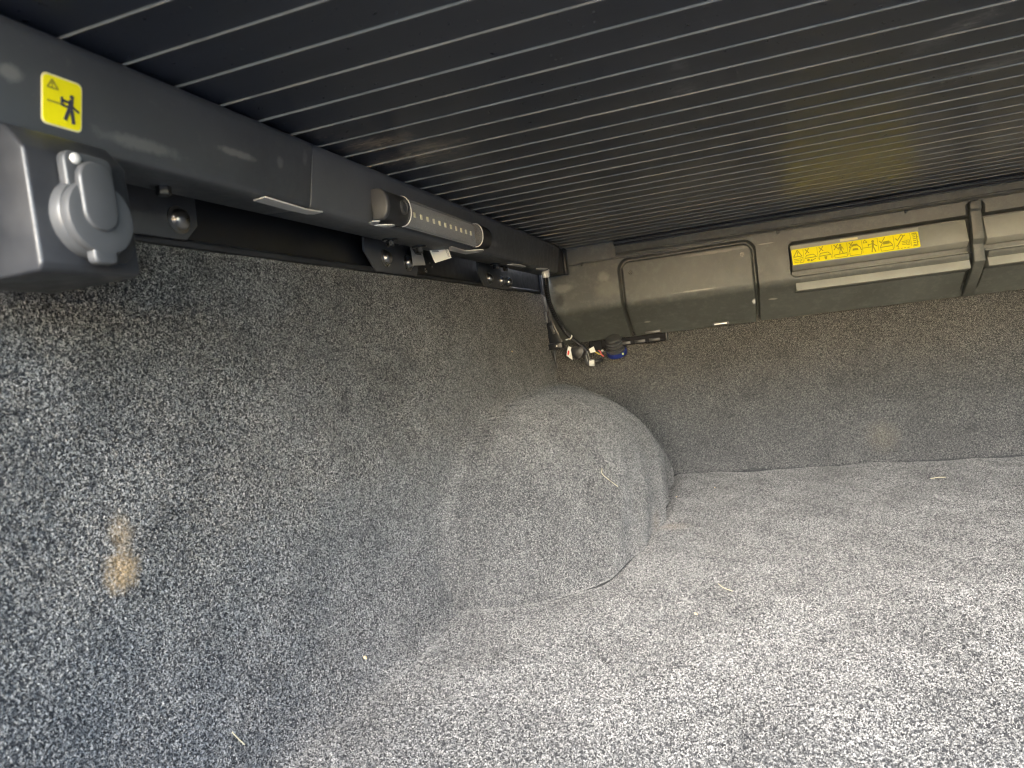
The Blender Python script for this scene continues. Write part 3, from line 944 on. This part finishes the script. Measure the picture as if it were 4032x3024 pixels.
# ---------------------------------------------------------------- canister (cover housing on the bulkhead)
can = thing('cover_housing', 'long grey plastic housing for the roller cover on the bulkhead', 'cover housing', (0.4, 1.40, 0.30))
zf, yf = 0.362, 1.354
def base_profile():
    pts = [(1.3545, 0.4875)]
    z = 0.486
    while z > zf + 0.010:
        pts.append((yf, z)); z -= 0.0013
    # fold, radius about 2 cm, then the face that turns under
    d2 = Vector((1.437 - yf, 0.303 - zf)).normalized()
    th0 = 0.0; th1 = math.acos(max(-1, min(1, -d2.y)))
    R = 0.020
    T = R * math.tan(th1 / 2)
    cz = zf + T
    c = (yf + R, cz)
    for k in range(9):
        a = th1 * k / 8
        pts.append((c[0] - R * math.cos(a), c[1] - R * math.sin(a)))
    s0 = Vector(pts[-1]); e = Vector((1.437, 0.303))
    for k in range(1, 30):
        q = s0.lerp(e, k / 29); pts.append((q.x, q.y))
    pts += [(1.4385, 0.3005), (1.4415, 0.2995), (1.452, 0.2995)]
    return pts
bp = base_profile()
BPY = np.array([p[0] for p in bp]); BPZ = np.array([p[1] for p in bp])
xsc = np.concatenate([np.linspace(-0.352, 0.56, 610)[:-1], np.linspace(0.56, XR - 0.02, 60)])
CX, CYb = np.meshgrid(xsc, BPY, indexing='ij')
_, CZb = np.meshgrid(xsc, BPZ, indexing='ij')
sarc = np.concatenate([[0], np.cumsum(np.hypot(np.diff(BPY), np.diff(BPZ)))])
_, SA = np.meshgrid(xsc, sarc, indexing='ij')
tang = np.stack([np.gradient(BPY), np.gradient(BPZ)], -1); tang /= np.linalg.norm(tang, axis=1, keepdims=True)
nrm = np.stack([tang[:, 1], -tang[:, 0]], -1)      # points inwards / outwards
if nrm[20, 0] > 0: nrm = -nrm                       # outward = -y
def sd_rrect(x, s, x0, x1, s0, s1, r):
    cx, cs = (x0 + x1) / 2, (s0 + s1) / 2
    qx = np.abs(x - cx) - (x1 - x0) / 2 + r; qs = np.abs(s - cs) - (s1 - s0) / 2 + r
    return np.hypot(np.maximum(qx, 0), np.maximum(qs, 0)) + np.minimum(np.maximum(qx, qs), 0) - r
s_of = lambda z: float(np.interp(-z, -BPZ[:90], sarc[:90]))
HX0, HX1 = -0.2005, 0.0470
sd_h = sd_rrect(CX, SA, HX0, HX1, s_of(0.4485), 0.30, 0.018)
disp = -0.0130 * (1 - smoothstep(0.0024, 0.0038, np.abs(sd_h)))
disp += 0.0010 * (1 - smoothstep(-0.006, -0.004, sd_h))
# pocket for the two panels
sd_p = sd_rrect(CX, SA, 0.1080, 2.0, s_of(0.4345), s_of(0.3490), 0.008)
disp -= 0.0260 * (1 - smoothstep(-0.0016, 0.0002, sd_p))
# pocket around rib
RX0, RX1 = 0.3940, 0.4110
sd_r = sd_rrect(CX, SA, RX0 - 0.0042, RX1 + 0.0042, s_of(0.4585), 0.215, 0.011)
disp = np.where(sd_r < 0.0004, np.minimum(disp, -0.0140 * (1 - smoothstep(-0.0012, 0.0004, sd_r))), disp)
# parting line under the trim with small notches
zl = 0.4562 + 0.004 * smoothstep(-0.25, 0.3, CX)
disp -= 0.0020 * (1 - smoothstep(0.0004, 0.0012, np.abs(CZb - zl))) * (CX > -0.305)
for xn in (-0.2747, -0.1197, 0.0922, 0.3001, 0.5):
    disp -= 0.003 * (1 - smoothstep(0.0007, 0.0016, np.abs(CX - xn))) * (1 - smoothstep(0.0020, 0.0030, np.abs(CZb - zl + 0.0018)))
CY_ = CYb + disp * nrm[None, :, 0]; CZ_ = CZb + disp * nrm[None, :, 1]
CN = grid_normals(CX, CY_, CZ_)
if CN[..., 1].mean() > 0: CN = -CN
fc = 0.25 * (sd_h[:-1, :-1] + sd_h[1:, :-1] + sd_h[:-1, 1:] + sd_h[1:, 1:])
grid_mesh('body', CX, CY_, CZ_, M_CAN, can, fc >= 0, CN)
hatch = grid_mesh('access_hatch', CX, CY_, CZ_, M_CAN, can, fc < 0, CN)
# left end of the housing
mb = MB()
e = [(-0.352, y, z) for y, z in zip(CY_[0], CZ_[0])]
mb.v += e + [(-0.352, 1.452, 0.4875)]
mb.f.append(tuple(range(len(e) + 1)))
mb.build('end_wall', M_CAN, can, 0, smooth=0)
# hatch screws
for x_, z_ in ((-0.1805, 0.4240), (0.0275, 0.4262)):
    sc = MB().lathe([(0.0036, -0.001), (0.0036, 0.0004), (0.0026, 0.0004), (0.0024, -0.0008), (0.0010, -0.0006), (0.0009, 0.0002), (0.0002, 0.0003)], (x_, yf - 0.0012, z_), (0, -1, 0), 20).build('screw', M_BLACK_GLOSS, hatch)
for x_ in (-0.1580, -0.0245):
    c_ = MB().box((x_ - 0.0155, 1.4205, 0.3000), (x_ + 0.0155, 1.4310, 0.3068)).build('clip', M_RUBBER, hatch, 0.001)
    MB().box((x_ - 0.012, 1.4195, 0.3020), (x_ + 0.012, 1.4204, 0.3045)).build('clip_lip', M_ALU if x_ > -0.1 else M_RUBBER, c_, 0.0003)
# upper trim strip and seals
MB().prism([(1.3545, 0.4600), (1.3490, 0.4606), (1.3462, 0.4632), (1.3462, 0.4640), (1.3480, 0.4655), (1.3480, 0.4770), (1.3545, 0.4785)], 0, -0.2045, XR - 0.02).build('trim_strip', M_CAN, can, 0.0006)
def wavy(z0, amp, n=90):
    out = []
    for i in range(n):
        x = -0.2055 + (XR - 0.02 + 0.2055) * i / (n - 1)
        out.append((x, 1.3475 + 0.0006 * math.sin(23 * x), z0 + amp * math.sin(19 * x + 0.6) * (0.25 + 0.75 * max(0, min(1, (x + 0.05) / 0.3)))))
    return out
MB().tube(wavy(0.4806, 0.0003), 0.0017, 8).build('rubber_seal', M_BLACK, can)
MB().tube(wavy(0.4842, 0.0006), 0.0014, 8).build('rubber_seal', M_CAN, can)
MB().tube(wavy(0.4872, 0.0008), 0.0015, 8).build('rubber_seal', M_BLACK, can)
# raised panels in the pocket
def pan(x0, x1, prof, name='raised_panel'):
    return MB().prism(prof, 0, x0, x1).build(name, M_PANEL, can, 0.0012, 2)
UP = [(1.3640, 0.4290), (1.3525, 0.3920), (1.3650, 0.3830), (1.380, 0.3830), (1.380, 0.4290)]
LO = [(1.3640, 0.3752), (1.3525, 0.3462), (1.3800, 0.3425), (1.380, 0.3752)]
pan(0.1110, RX0 - 0.0045, UP); pan(0.1140, RX0 - 0.0045, LO)
pan(RX1 + 0.0045, XR - 0.03, UP); pan(RX1 + 0.0045, XR - 0.03, LO)
# rib
rp = [(1.3500, 0.4570), (1.3492, 0.4440), (1.3530, 0.4400), (1.3470, 0.3935), (1.3530, 0.3850), (1.3500, 0.3560), (1.3700, 0.3400), (1.4300, 0.2985), (1.4350, 0.3050), (1.3720, 0.352), (1.3620, 0.357), (1.3620, 0.4570)]
MB().prism(rp, 0, RX0, RX1).build('rib', M_CAN, can, 0.0016, 2)

# wide pictogram sticker on the upper left panel
def wide_sticker():
    x0, x1 = 0.1122, 0.3172
    pa, pb = Vector((1.3640, 0.4290)), Vector((1.3525, 0.3920))
    down = (pb - pa).normalized()
    top = pa + down * 0.0080
    H = 0.0295
    n = (0, -down.y * -1, 0)
    nrm_ = Vector((0, down.y, -down.x)).normalized()
    if nrm_.y > 0: nrm_ = -nrm_
    o = Vector((x0, top.x, top.y)) + nrm_ * 0.0003
    ux = (x1 - x0, 0, 0); uy = (0, down.x * H, down.y * H)
    W = x1 - x0
    A = H / W
    # backing film above it, its whitish glare painted in as pale grey
    d = Draw(Vector((x0 - 0.001, pa.x + down.x * 0.0012, pa.y + down.y * 0.0012)) + nrm_ * 0.0002, (W + 0.002, 0, 0), (0, down.x * 0.0070, down.y * 0.0070), nrm_, 0.0003)
    d.poly([(0, 0), (1, 0.0), (1, 1), (0, 1)])
    d.build('film_glare', M_FILM_GLARE, can)
    d0 = Draw(o, ux, uy, nrm_, 0.0003)
    d0.poly(rrect(0, 0, 1, 1, 0.012, 0.012 / A))
    st = d0.build('warning_sticker', M_YELLOW, can)
    st['label'] = 'long yellow sticker with a row of warning pictograms'
    d0 = Draw(o, ux, uy, nrm_, 0.0003)
    d0.poly([(0.40, -0.23), (0.54, -0.20), (0.54, -0.06), (0.40, -0.06)])
    d0.build('sticker_tab', M_YELLOW_EDGE, st)
    E_ = [0, .096, .209, .328, .449, .565, .687, .809, .936, 1]
    lw = 0.0062
    def cell(i):
        a, b = E_[i], E_[i + 1]
        return Draw(o, ux, uy, nrm_, 0.0008), a, b - a
    def fin(d): d.build('pictogram', M_OLIVE, st)
    for i in range(1, 9):
        d, a, ww = cell(i); d.line((a, 0.06), (a, 0.86), 0.0025, A); fin(d)
    def cross(d, a, ww):
        d.line((a + .14 * ww, .10), (a + .40 * ww, .36), lw, A); d.line((a + .42 * ww, .06), (a + .12 * ww, .42), lw, A)
    def check(d, a, ww):
        d.line((a + .12 * ww, .26), (a + .22 * ww, .40), lw, A); d.line((a + .22 * ww, .40), (a + .48 * ww, .08), lw, A)
    def car(d, a, ww, b=0.0):
        d.path([(a + .12 * ww, .62 + b), (a + .2 * ww, .50 + b), (a + .7 * ww, .48 + b), (a + .86 * ww, .62 + b)], lw * .8, A)
        d.line((a + .08 * ww, .68 + b), (a + .92 * ww, .66 + b), lw, A)
    d, a, ww = cell(0)
    d.path([(a + .5 * ww, .08), (a + .14 * ww, .50), (a + .86 * ww, .50), (a + .5 * ww, .08)], lw, A)
    d.line((a + .5 * ww, .2), (a + .5 * ww, .36), lw, A); d.disc((a + .5 * ww, .43), lw * .6, A)
    for k in range(3): d.line((a + .16 * ww, .66 + .1 * k), (a + .6 * ww, .66 + .1 * k), lw * .7, A)
    d.path([(a + .66 * ww, .60), (a + .9 * ww, .60), (a + .9 * ww, .92), (a + .66 * ww, .92), (a + .66 * ww, .60)], lw * .6, A)
    d.line((a + .78 * ww, .68), (a + .78 * ww, .84), lw * .8, A); fin(d)
    d, a, ww = cell(1); cross(d, a, ww); car(d, a, ww); d.disc((a + .3 * ww, .82), .011, A); d.disc((a + .52 * ww, .86), .009, A); d.line((a + .6 * ww, .86), (a + .84 * ww, .76), lw, A); fin(d)
    d, a, ww = cell(2); cross(d, a, ww); car(d, a, ww); d.poly([(a + .42 * ww, .74), (a + .62 * ww, .74), (a + .58 * ww, .92), (a + .46 * ww, .92)]); d.line((a + .08 * ww, .74), (a + .08 * ww, .92), lw * .7, A); d.line((a + .92 * ww, .74), (a + .92 * ww, .92), lw * .7, A); fin(d)
    d, a, ww = cell(3); cross(d, a, ww); d.disc((a + .56 * ww, .16), .010, A); d.poly([(a + .46 * ww, .24), (a + .66 * ww, .24), (a + .62 * ww, .48), (a + .5 * ww, .48)])
    d.line((a + .46 * ww, .27), (a + .38 * ww, .46), lw * .8, A); d.line((a + .66 * ww, .27), (a + .74 * ww, .46), lw * .8, A)
    d.line((a + .52 * ww, .48), (a + .46 * ww, .68), lw, A); d.line((a + .6 * ww, .48), (a + .68 * ww, .68), lw, A); d.line((a + .1 * ww, .74), (a + .95 * ww, .70), lw, A)
    d.path([(a + .12 * ww, .76), (a + .12 * ww, .93), (a + .93 * ww, .93), (a + .93 * ww, .74)], lw * .6, A); fin(d)
    d, a, ww = cell(4); cross(d, a, ww); d.path([(a + .1 * ww, .68), (a + .2 * ww, .42), (a + .42 * ww, .30), (a + .66 * ww, .30), (a + .86 * ww, .46), (a + .92 * ww, .68)], lw, A)
    d.poly([(a + .38 * ww, .22), (a + .68 * ww, .22), (a + .74 * ww, .34), (a + .32 * ww, .34)]); d.poly([(a + .36 * ww, .50), (a + .68 * ww, .50), (a + .72 * ww, .62), (a + .32 * ww, .62)])
    d.path([(a + .12 * ww, .72), (a + .12 * ww, .92), (a + .9 * ww, .92), (a + .9 * ww, .72)], lw * .6, A); fin(d)
    d, a, ww = cell(5); d.path([(a + .2 * ww, .06), (a + .08 * ww, .24), (a + .34 * ww, .24), (a + .2 * ww, .06)], lw * .8, A)
    d.disc((a + .70 * ww, .22), .011, A); d.poly([(a + .62 * ww, .30), (a + .76 * ww, .30), (a + .72 * ww, .58), (a + .60 * ww, .58)])
    d.line((a + .64 * ww, .36), (a + .36 * ww, .42), lw, A); d.line((a + .4 * ww, .34), (a + .4 * ww, .50), lw, A); d.line((a + .72 * ww, .40), (a + .94 * ww, .56), lw, A)
    d.line((a + .05 * ww, .56), (a + .58 * ww, .56), lw * .7, A); d.line((a + .64 * ww, .58), (a + .56 * ww, .90), lw * 1.3, A); d.line((a + .70 * ww, .58), (a + .80 * ww, .90), lw * 1.3, A); fin(d)
    d, a, ww = cell(6); check(d, a, ww); d.path([(a + .14 * ww, .64), (a + .28 * ww, .42), (a + .76 * ww, .40), (a + .9 * ww, .62)], lw, A); d.poly([(a + .34 * ww, .34), (a + .72 * ww, .32), (a + .74 * ww, .50), (a + .32 * ww, .52)])
    d.line((a + .1 * ww, .68), (a + .92 * ww, .66), lw, A); d.path([(a + .14 * ww, .70), (a + .14 * ww, .92), (a + .9 * ww, .92), (a + .9 * ww, .70)], lw * .6, A); fin(d)
    d, a, ww = cell(7); check(d, a, ww); d.line((a + .18 * ww, .72), (a + .58 * ww, .18), lw * 1.3, A); d.line((a + .58 * ww, .18), (a + .50 * ww, .06), lw, A); d.line((a + .58 * ww, .18), (a + .70 * ww, .12), lw, A); d.line((a + .18 * ww, .72), (a + .08 * ww, .74), lw, A); d.line((a + .18 * ww, .72), (a + .22 * ww, .84), lw, A)
    for k in range(3): d.line((a + .46 * ww, .50 + .1 * k), (a + .68 * ww, .50 + .1 * k), lw * .7, A)
    d.path([(a + .72 * ww, .46), (a + .92 * ww, .46), (a + .92 * ww, .74), (a + .72 * ww, .74), (a + .72 * ww, .46)], lw * .6, A); d.line((a + .82 * ww, .52), (a + .82 * ww, .68), lw * .8, A)
    for k in range(4): d.line((a + (.14 + .2 * k) * ww, .92), (a + (.26 + .2 * k) * ww, .91), lw * .8, A)
    fin(d)
    d, a, ww = cell(8); d.path([(a + .16 * ww, .12), (a + .72 * ww, .10), (a + .72 * ww, .86), (a + .16 * ww, .88)], lw, A)
    for k in range(6): d.line((a + .26 * ww, .20 + .12 * k), (a + .6 * ww, .20 + .12 * k), lw, A)
    d.disc((a + .86 * ww, .34), .003, A); d.disc((a + .86 * ww, .66), .003, A); fin(d)
wide_sticker()

# ---------------------------------------------------------------- corner bracket, vent bracket, wiring
corner = thing('corner_bracket', 'black slotted plastic bracket standing in the corner beside the conduit', 'bracket', (-0.37, 1.43, 0.30))
MB().prism([(-0.386, 0.462), (-0.3715, 0.462), (-0.3690, 0.395), (-0.3580, 0.330), (-0.3480, 0.305), (-0.3790, 0.305), (-0.3830, 0.37)], 1, 1.424, 1.440).build('post', M_NAVY, corner, 0.001)
MB().prism([(-0.3740, 0.458), (-0.3722, 0.458), (-0.3718, 0.412), (-0.3736, 0.412)], 1, 1.404, 1.4238).build('edge_strip', M_BLACK, corner, 0.0004)
for pz in ([(-0.3800, 0.4050), (-0.3735, 0.4050), (-0.3705, 0.3740), (-0.3775, 0.3740)], [(-0.3835, 0.3722), (-0.3740, 0.3735), (-0.3725, 0.3500), (-0.3805, 0.3480)], [(-0.3715, 0.3425), (-0.3645, 0.3425), (-0.3600, 0.3260), (-0.3670, 0.3240)]):
    MB().prism(pz, 1, 1.416, 1.4238).build('clip', M_RUBBER, corner, 0.0008)
MB().prism([(-0.3800, 0.3035), (-0.3500, 0.3055), (-0.3490, 0.2920), (-0.3800, 0.2900)], 1, 1.415, 1.436).build('foot', M_NAVY, corner, 0.001)
MB().prism([(-0.3790, 0.2895), (-0.3690, 0.2900), (-0.3690, 0.2500), (-0.3700, 0.2500), (-0.3740, 0.2720)], 1, 1.426, 1.4335).build('hanging_strip', M_NAVY, corner, 0.0006)
MB().lathe([(0.0016, 0), (0.0014, 0.001)], (-0.3605, 1.4148, 0.298), (0, -1, 0), 12).build('screw', M_ALU, corner)

vent = thing('vent_bracket', 'black bracket with a row of slots below the housing hatch', 'bracket', (-0.20, 1.43, 0.285))
MB().prism([(1.4150, 0.2990), (1.440, 0.2990), (1.440, 0.2825), (1.4150, 0.2825)], 0, -0.2900, -0.1300).build('bar', M_MATTE, vent, 0.001)
MB().prism([(1.4085, 0.2990), (1.424, 0.2990), (1.424, 0.2790), (1.4085, 0.2790)], 0, -0.2900, -0.2640).build('end_block', M_MATTE, vent, 0.001)
for k in range(4):
    xk = -0.2560 + k * 0.0300
    MB().prism([(1.4140, 0.2905), (1.4170, 0.2905), (1.4170, 0.2840), (1.4140, 0.2840)], 0, xk, xk + 0.0215).build('slot', M_BLACK, vent, 0.0004)
MB().box((-0.1325, 1.4120, 0.2835), (-0.1295, 1.4370, 0.2990)).build('end_tab', M_BLACK, vent, 0.0006)

# corrugated conduit
cond = thing('conduit', 'black corrugated cable conduit hanging from a white collar in the corner', 'conduit', (-0.31, 1.20, 0.436))
pth = [(-0.3106, 1.2000, 0.4360), (-0.3110, 1.2010, 0.4270), (-0.3175, 1.2220, 0.4125), (-0.3246, 1.2500, 0.4020), (-0.3307, 1.2800, 0.3846), (-0.3339, 1.3100, 0.3695), (-0.3332, 1.3350, 0.3512),
       (-0.3320, 1.3520, 0.3410), (-0.3250, 1.3660, 0.3230), (-0.3190, 1.3750, 0.3120), (-0.3105, 1.3850, 0.3010), (-0.2985, 1.3950, 0.2880)]
fine = catmull(pth, 240)
rads = [0.0046 if (i % 5) < 3 else 0.0035 for i in range(240)]
MB().tube(fine, rads, 14).build('corrugated_tube', M_BLACK, cond, smooth=60)
MB().lathe([(0.0058, 0.0054), (0.0068, 0.0044), (0.0072, 0), (0.0068, -0.0044), (0.0054, -0.0058)], (-0.3106, 1.1990, 0.4300), (0.02, -0.02, 1), 12).build('collar', M_WHITE, cond, smooth=35)
MB().lathe([(0.0060, 0), (0.0090, 0.001), (0.0090, 0.003), (0.005, 0.004)], (-0.3106, 1.1990, 0.4345), (0, 0, 1), 6).build('gland_nut', M_ALU, cond, smooth=20)
p0 = (-0.3195, 1.3735, 0.3130)
MB().lathe([(0.0046, -0.0012), (0.0060, -0.0012), (0.0060, 0.0012), (0.0046, 0.0012)], p0, (0.55, 0.5, -0.62), 14).build('cable_tie', M_WHITE, cond)
MB().tube([(-0.3235, 1.3690, 0.3095), (-0.3260, 1.3680, 0.3085), (-0.3285, 1.3682, 0.3092)], 0.0012, 6).build('tie_tail', M_WHITE, cond)

# branch of the harness: taped lower run
lower = thing('wiring_harness', 'taped black wiring loom with white tape ring below the conduit', 'wiring', (-0.30, 1.40, 0.255))
lp = [(-0.2985, 1.3955, 0.2870), (-0.2960, 1.3990, 0.2800), (-0.2965, 1.4010, 0.2700), (-0.2975, 1.4020, 0.2600), (-0.2930, 1.4030, 0.2535), (-0.2860, 1.4030, 0.2530)]
fl = catmull(lp, 70)
MB().tube(fl, [0.0045 if i % 4 < 2 else 0.0040 for i in range(70)], 12).build('loom', M_RUBBER, lower, smooth=60)
MB().tube(catmull([(-0.2950, 1.3960, 0.2860), (-0.2915, 1.3960, 0.2760), (-0.2895, 1.3970, 0.2640), (-0.2870, 1.398, 0.259)], 14), 0.0011, 6).build('bare_wire', M_LEDBOARD, lower)
MB().tube(catmull([(-0.2960, 1.3950, 0.2720), (-0.2945, 1.3950, 0.2640), (-0.2930, 1.3960, 0.2570)], 10), 0.0010, 6).build('bare_wire', M_LEDBOARD, lower)
MB().lathe([(0.0044, -0.0052), (0.0066, -0.0050), (0.0068, 0), (0.0066, 0.0050), (0.0044, 0.0052)], (-0.2862, 1.4020, 0.2545), (0.85, 0, -0.1), 18).build('tape_ring', M_WHITE, lower)
MB().tube(catmull([(-0.2820, 1.403, 0.2560), (-0.2740, 1.405, 0.2575), (-0.268, 1.412, 0.259)], 10), 0.0042, 10).build('loom', M_BLACK, lower)
MB().lathe([(0.0052, -0.006), (0.0052, 0.006)], (-0.2975, 1.3940, 0.2850), (0.5, 0.3, -0.8), 12).build('tape_wrap', M_BLACK, lower)

conn = thing('connector', 'black connector block behind the white tag with red dot', 'connector', (-0.315, 1.41, 0.27))
MB().prism([(-0.3250, 0.2910), (-0.3000, 0.2920), (-0.2965, 0.2800), (-0.3050, 0.2700), (-0.3160, 0.2655), (-0.3270, 0.2790)], 1, 1.388, 1.425).build('shell', M_BLACK, conn, 0.002)
MB().tube(catmull([(-0.3150, 1.390, 0.2665), (-0.3080, 1.388, 0.2690), (-0.3010, 1.392, 0.2760)], 12), 0.0016, 8).build('lead', M_RUBBER, conn)

tg = thing('paper_tag', 'white tag with red dot among the corner wiring', 'tag', (-0.32, 1.375, 0.28))
MB().prism([(-0.3270, 0.2950), (-0.3205, 0.2925), (-0.3225, 0.2870), (-0.3212, 0.2655), (-0.3335, 0.2765), (-0.3290, 0.2905)], 1, 1.3780, 1.3786).build('tag_sheet', M_WHITE, tg)
MB().prism([(-0.3283 + 0.0022 * math.cos(t_ * math.pi / 8) + 0.0012 * math.sin(t_ * math.pi / 8), 0.2815 + 0.0052 * math.sin(t_ * math.pi / 8)) for t_ in range(16)], 1, 1.3774, 1.3779).build('red_dot', M_RED, tg)
tg2 = thing('paper_tag', 'small plain white tag between conduit and ribbed grommet', 'tag', (-0.28, 1.39, 0.28))
MB().prism([(-0.2880, 0.2840), (-0.2780, 0.2885), (-0.2745, 0.2770), (-0.2860, 0.2755)], 1, 1.3950, 1.3956).build('tag_sheet', M_WHITE, tg2)

grom = thing('grommet', 'ribbed dark rubber grommet with a blue rim below the vent bracket', 'grommet', (-0.237, 1.42, 0.252))
# bellows seen from above the rim: stacked half-discs
gc = Vector((-0.2385, 1.4130, 0.2990)); ax = Vector((0.04, 0.50, -0.86)).normalized()
MB().lathe([(0.0150, -0.002), (0.0168, 0.000), (0.0168, 0.0020), (0.0150, 0.0040), (0.0150, 0.0060), (0.0175, 0.0080), (0.0175, 0.0100), (0.0155, 0.0120), (0.0155, 0.0140), (0.0185, 0.0160), (0.0185, 0.0185), (0.0162, 0.0205), (0.0162, 0.0225), (0.0192, 0.0245), (0.0192, 0.0275)], gc, ax, 36).build('bellows', M_RUBBER, grom, smooth=40)
MB().lathe([(0.0185, 0.0275), (0.0208, 0.0280), (0.0214, 0.0320), (0.0210, 0.0370), (0.0180, 0.0380)], gc, ax, 36).build('rim', M_BLUE, grom, smooth=40)
MB().lathe([(0.0022, 0), (0.0022, 0.0012)], (-0.2215, 1.4070, 0.2660), (0.5, -0.8, 0), 10).build('mark', M_LIME, grom)
wi = thing('loose_wires', 'short pink and yellow wires left of the blue rimmed grommet', 'wires', (-0.265, 1.40, 0.272))
MB().tube(catmull([(-0.2690, 1.398, 0.2790), (-0.2655, 1.397, 0.2760), (-0.2640, 1.397, 0.2700), (-0.2600, 1.399, 0.2655)], 12), 0.0013, 8).build('pink_wire', M_PINK, wi)
MB().tube(catmull([(-0.2760, 1.398, 0.2765), (-0.2720, 1.397, 0.2740), (-0.2690, 1.397, 0.2715), (-0.2630, 1.399, 0.2695)], 12), 0.0011, 8).build('yellow_wire', M_WIREYEL, wi)
MB().lathe([(0.0018, -0.002), (0.0026, 0), (0.0018, 0.002)], (-0.2610, 1.3970, 0.2775), (1, 0, 0.2), 10).build('white_tip', M_WHITE, wi)

# ---------------------------------------------------------------- bits of litter on the carpet
def straw(pts, label, r=0.0008, m=M_STRAW):
    t = thing('straw', label, 'straw', pts[0], 'bits of dry straw on the carpet')
    MB().tube(catmull(pts, 14), r, 6).build('stalk', m, t)
xa = lambda y, z: float(wall_x(np.array([y]), np.array([z]))[0]) + 0.0022
def on_arch(*yz):
    return [(xa(y, z), y, z) for y, z in yz]
straw(on_arch((0.9000, 0.1310), (0.8930, 0.1240), (0.9060, 0.1040)), 'forked pale straw lying on the wheel arch', 0.00045)
straw([(0.286, 1.284, 0.0045), (0.297, 1.286, 0.0055), (0.309, 1.289, 0.0045)], 'short thick straw on the floor near the bulkhead', 0.0007)
straw([(-0.047, 0.812, 0.004), (-0.041, 0.797, 0.005), (-0.031, 0.789, 0.004)], 'thin curved straw on the middle of the floor', 0.0004)
straw(on_arch((0.390, 0.0530), (0.394, 0.0460), (0.399, 0.0380)), 'thin pale straw low on the left carpet', 0.0004)
def crumb(p, r, label):
    t = thing('crumb', label, 'crumb', p, 'pale crumbs on the carpet')
    MB().lathe([(r * .5, -r * .5), (r, -r * .1), (r * .8, r * .4), (r * .3, r * .6)], p, (random.random(), random.random(), 1), 7).build('grain', M_CRUMB, t, smooth=0)
crumb((-0.068, 0.723, 0.005), 0.0019, 'round pale crumb on the floor nearest the camera')
crumb((-0.128, 1.240, 0.004), 0.0015, 'pale crumb on the floor against the foot of the wheel arch')
crumb((-0.063, 1.297, 0.004), 0.0013, 'pale crumb on the floor just right of the wheel arch corner')
crumb((xa(0.555, 0.030), 0.555, 0.030), 0.0022, 'tan crumb at the foot of the left carpet')
crumb((xa(1.16, 0.30), 1.16, 0.30), 0.0022, 'pale fleck high on the left carpet near the corner')
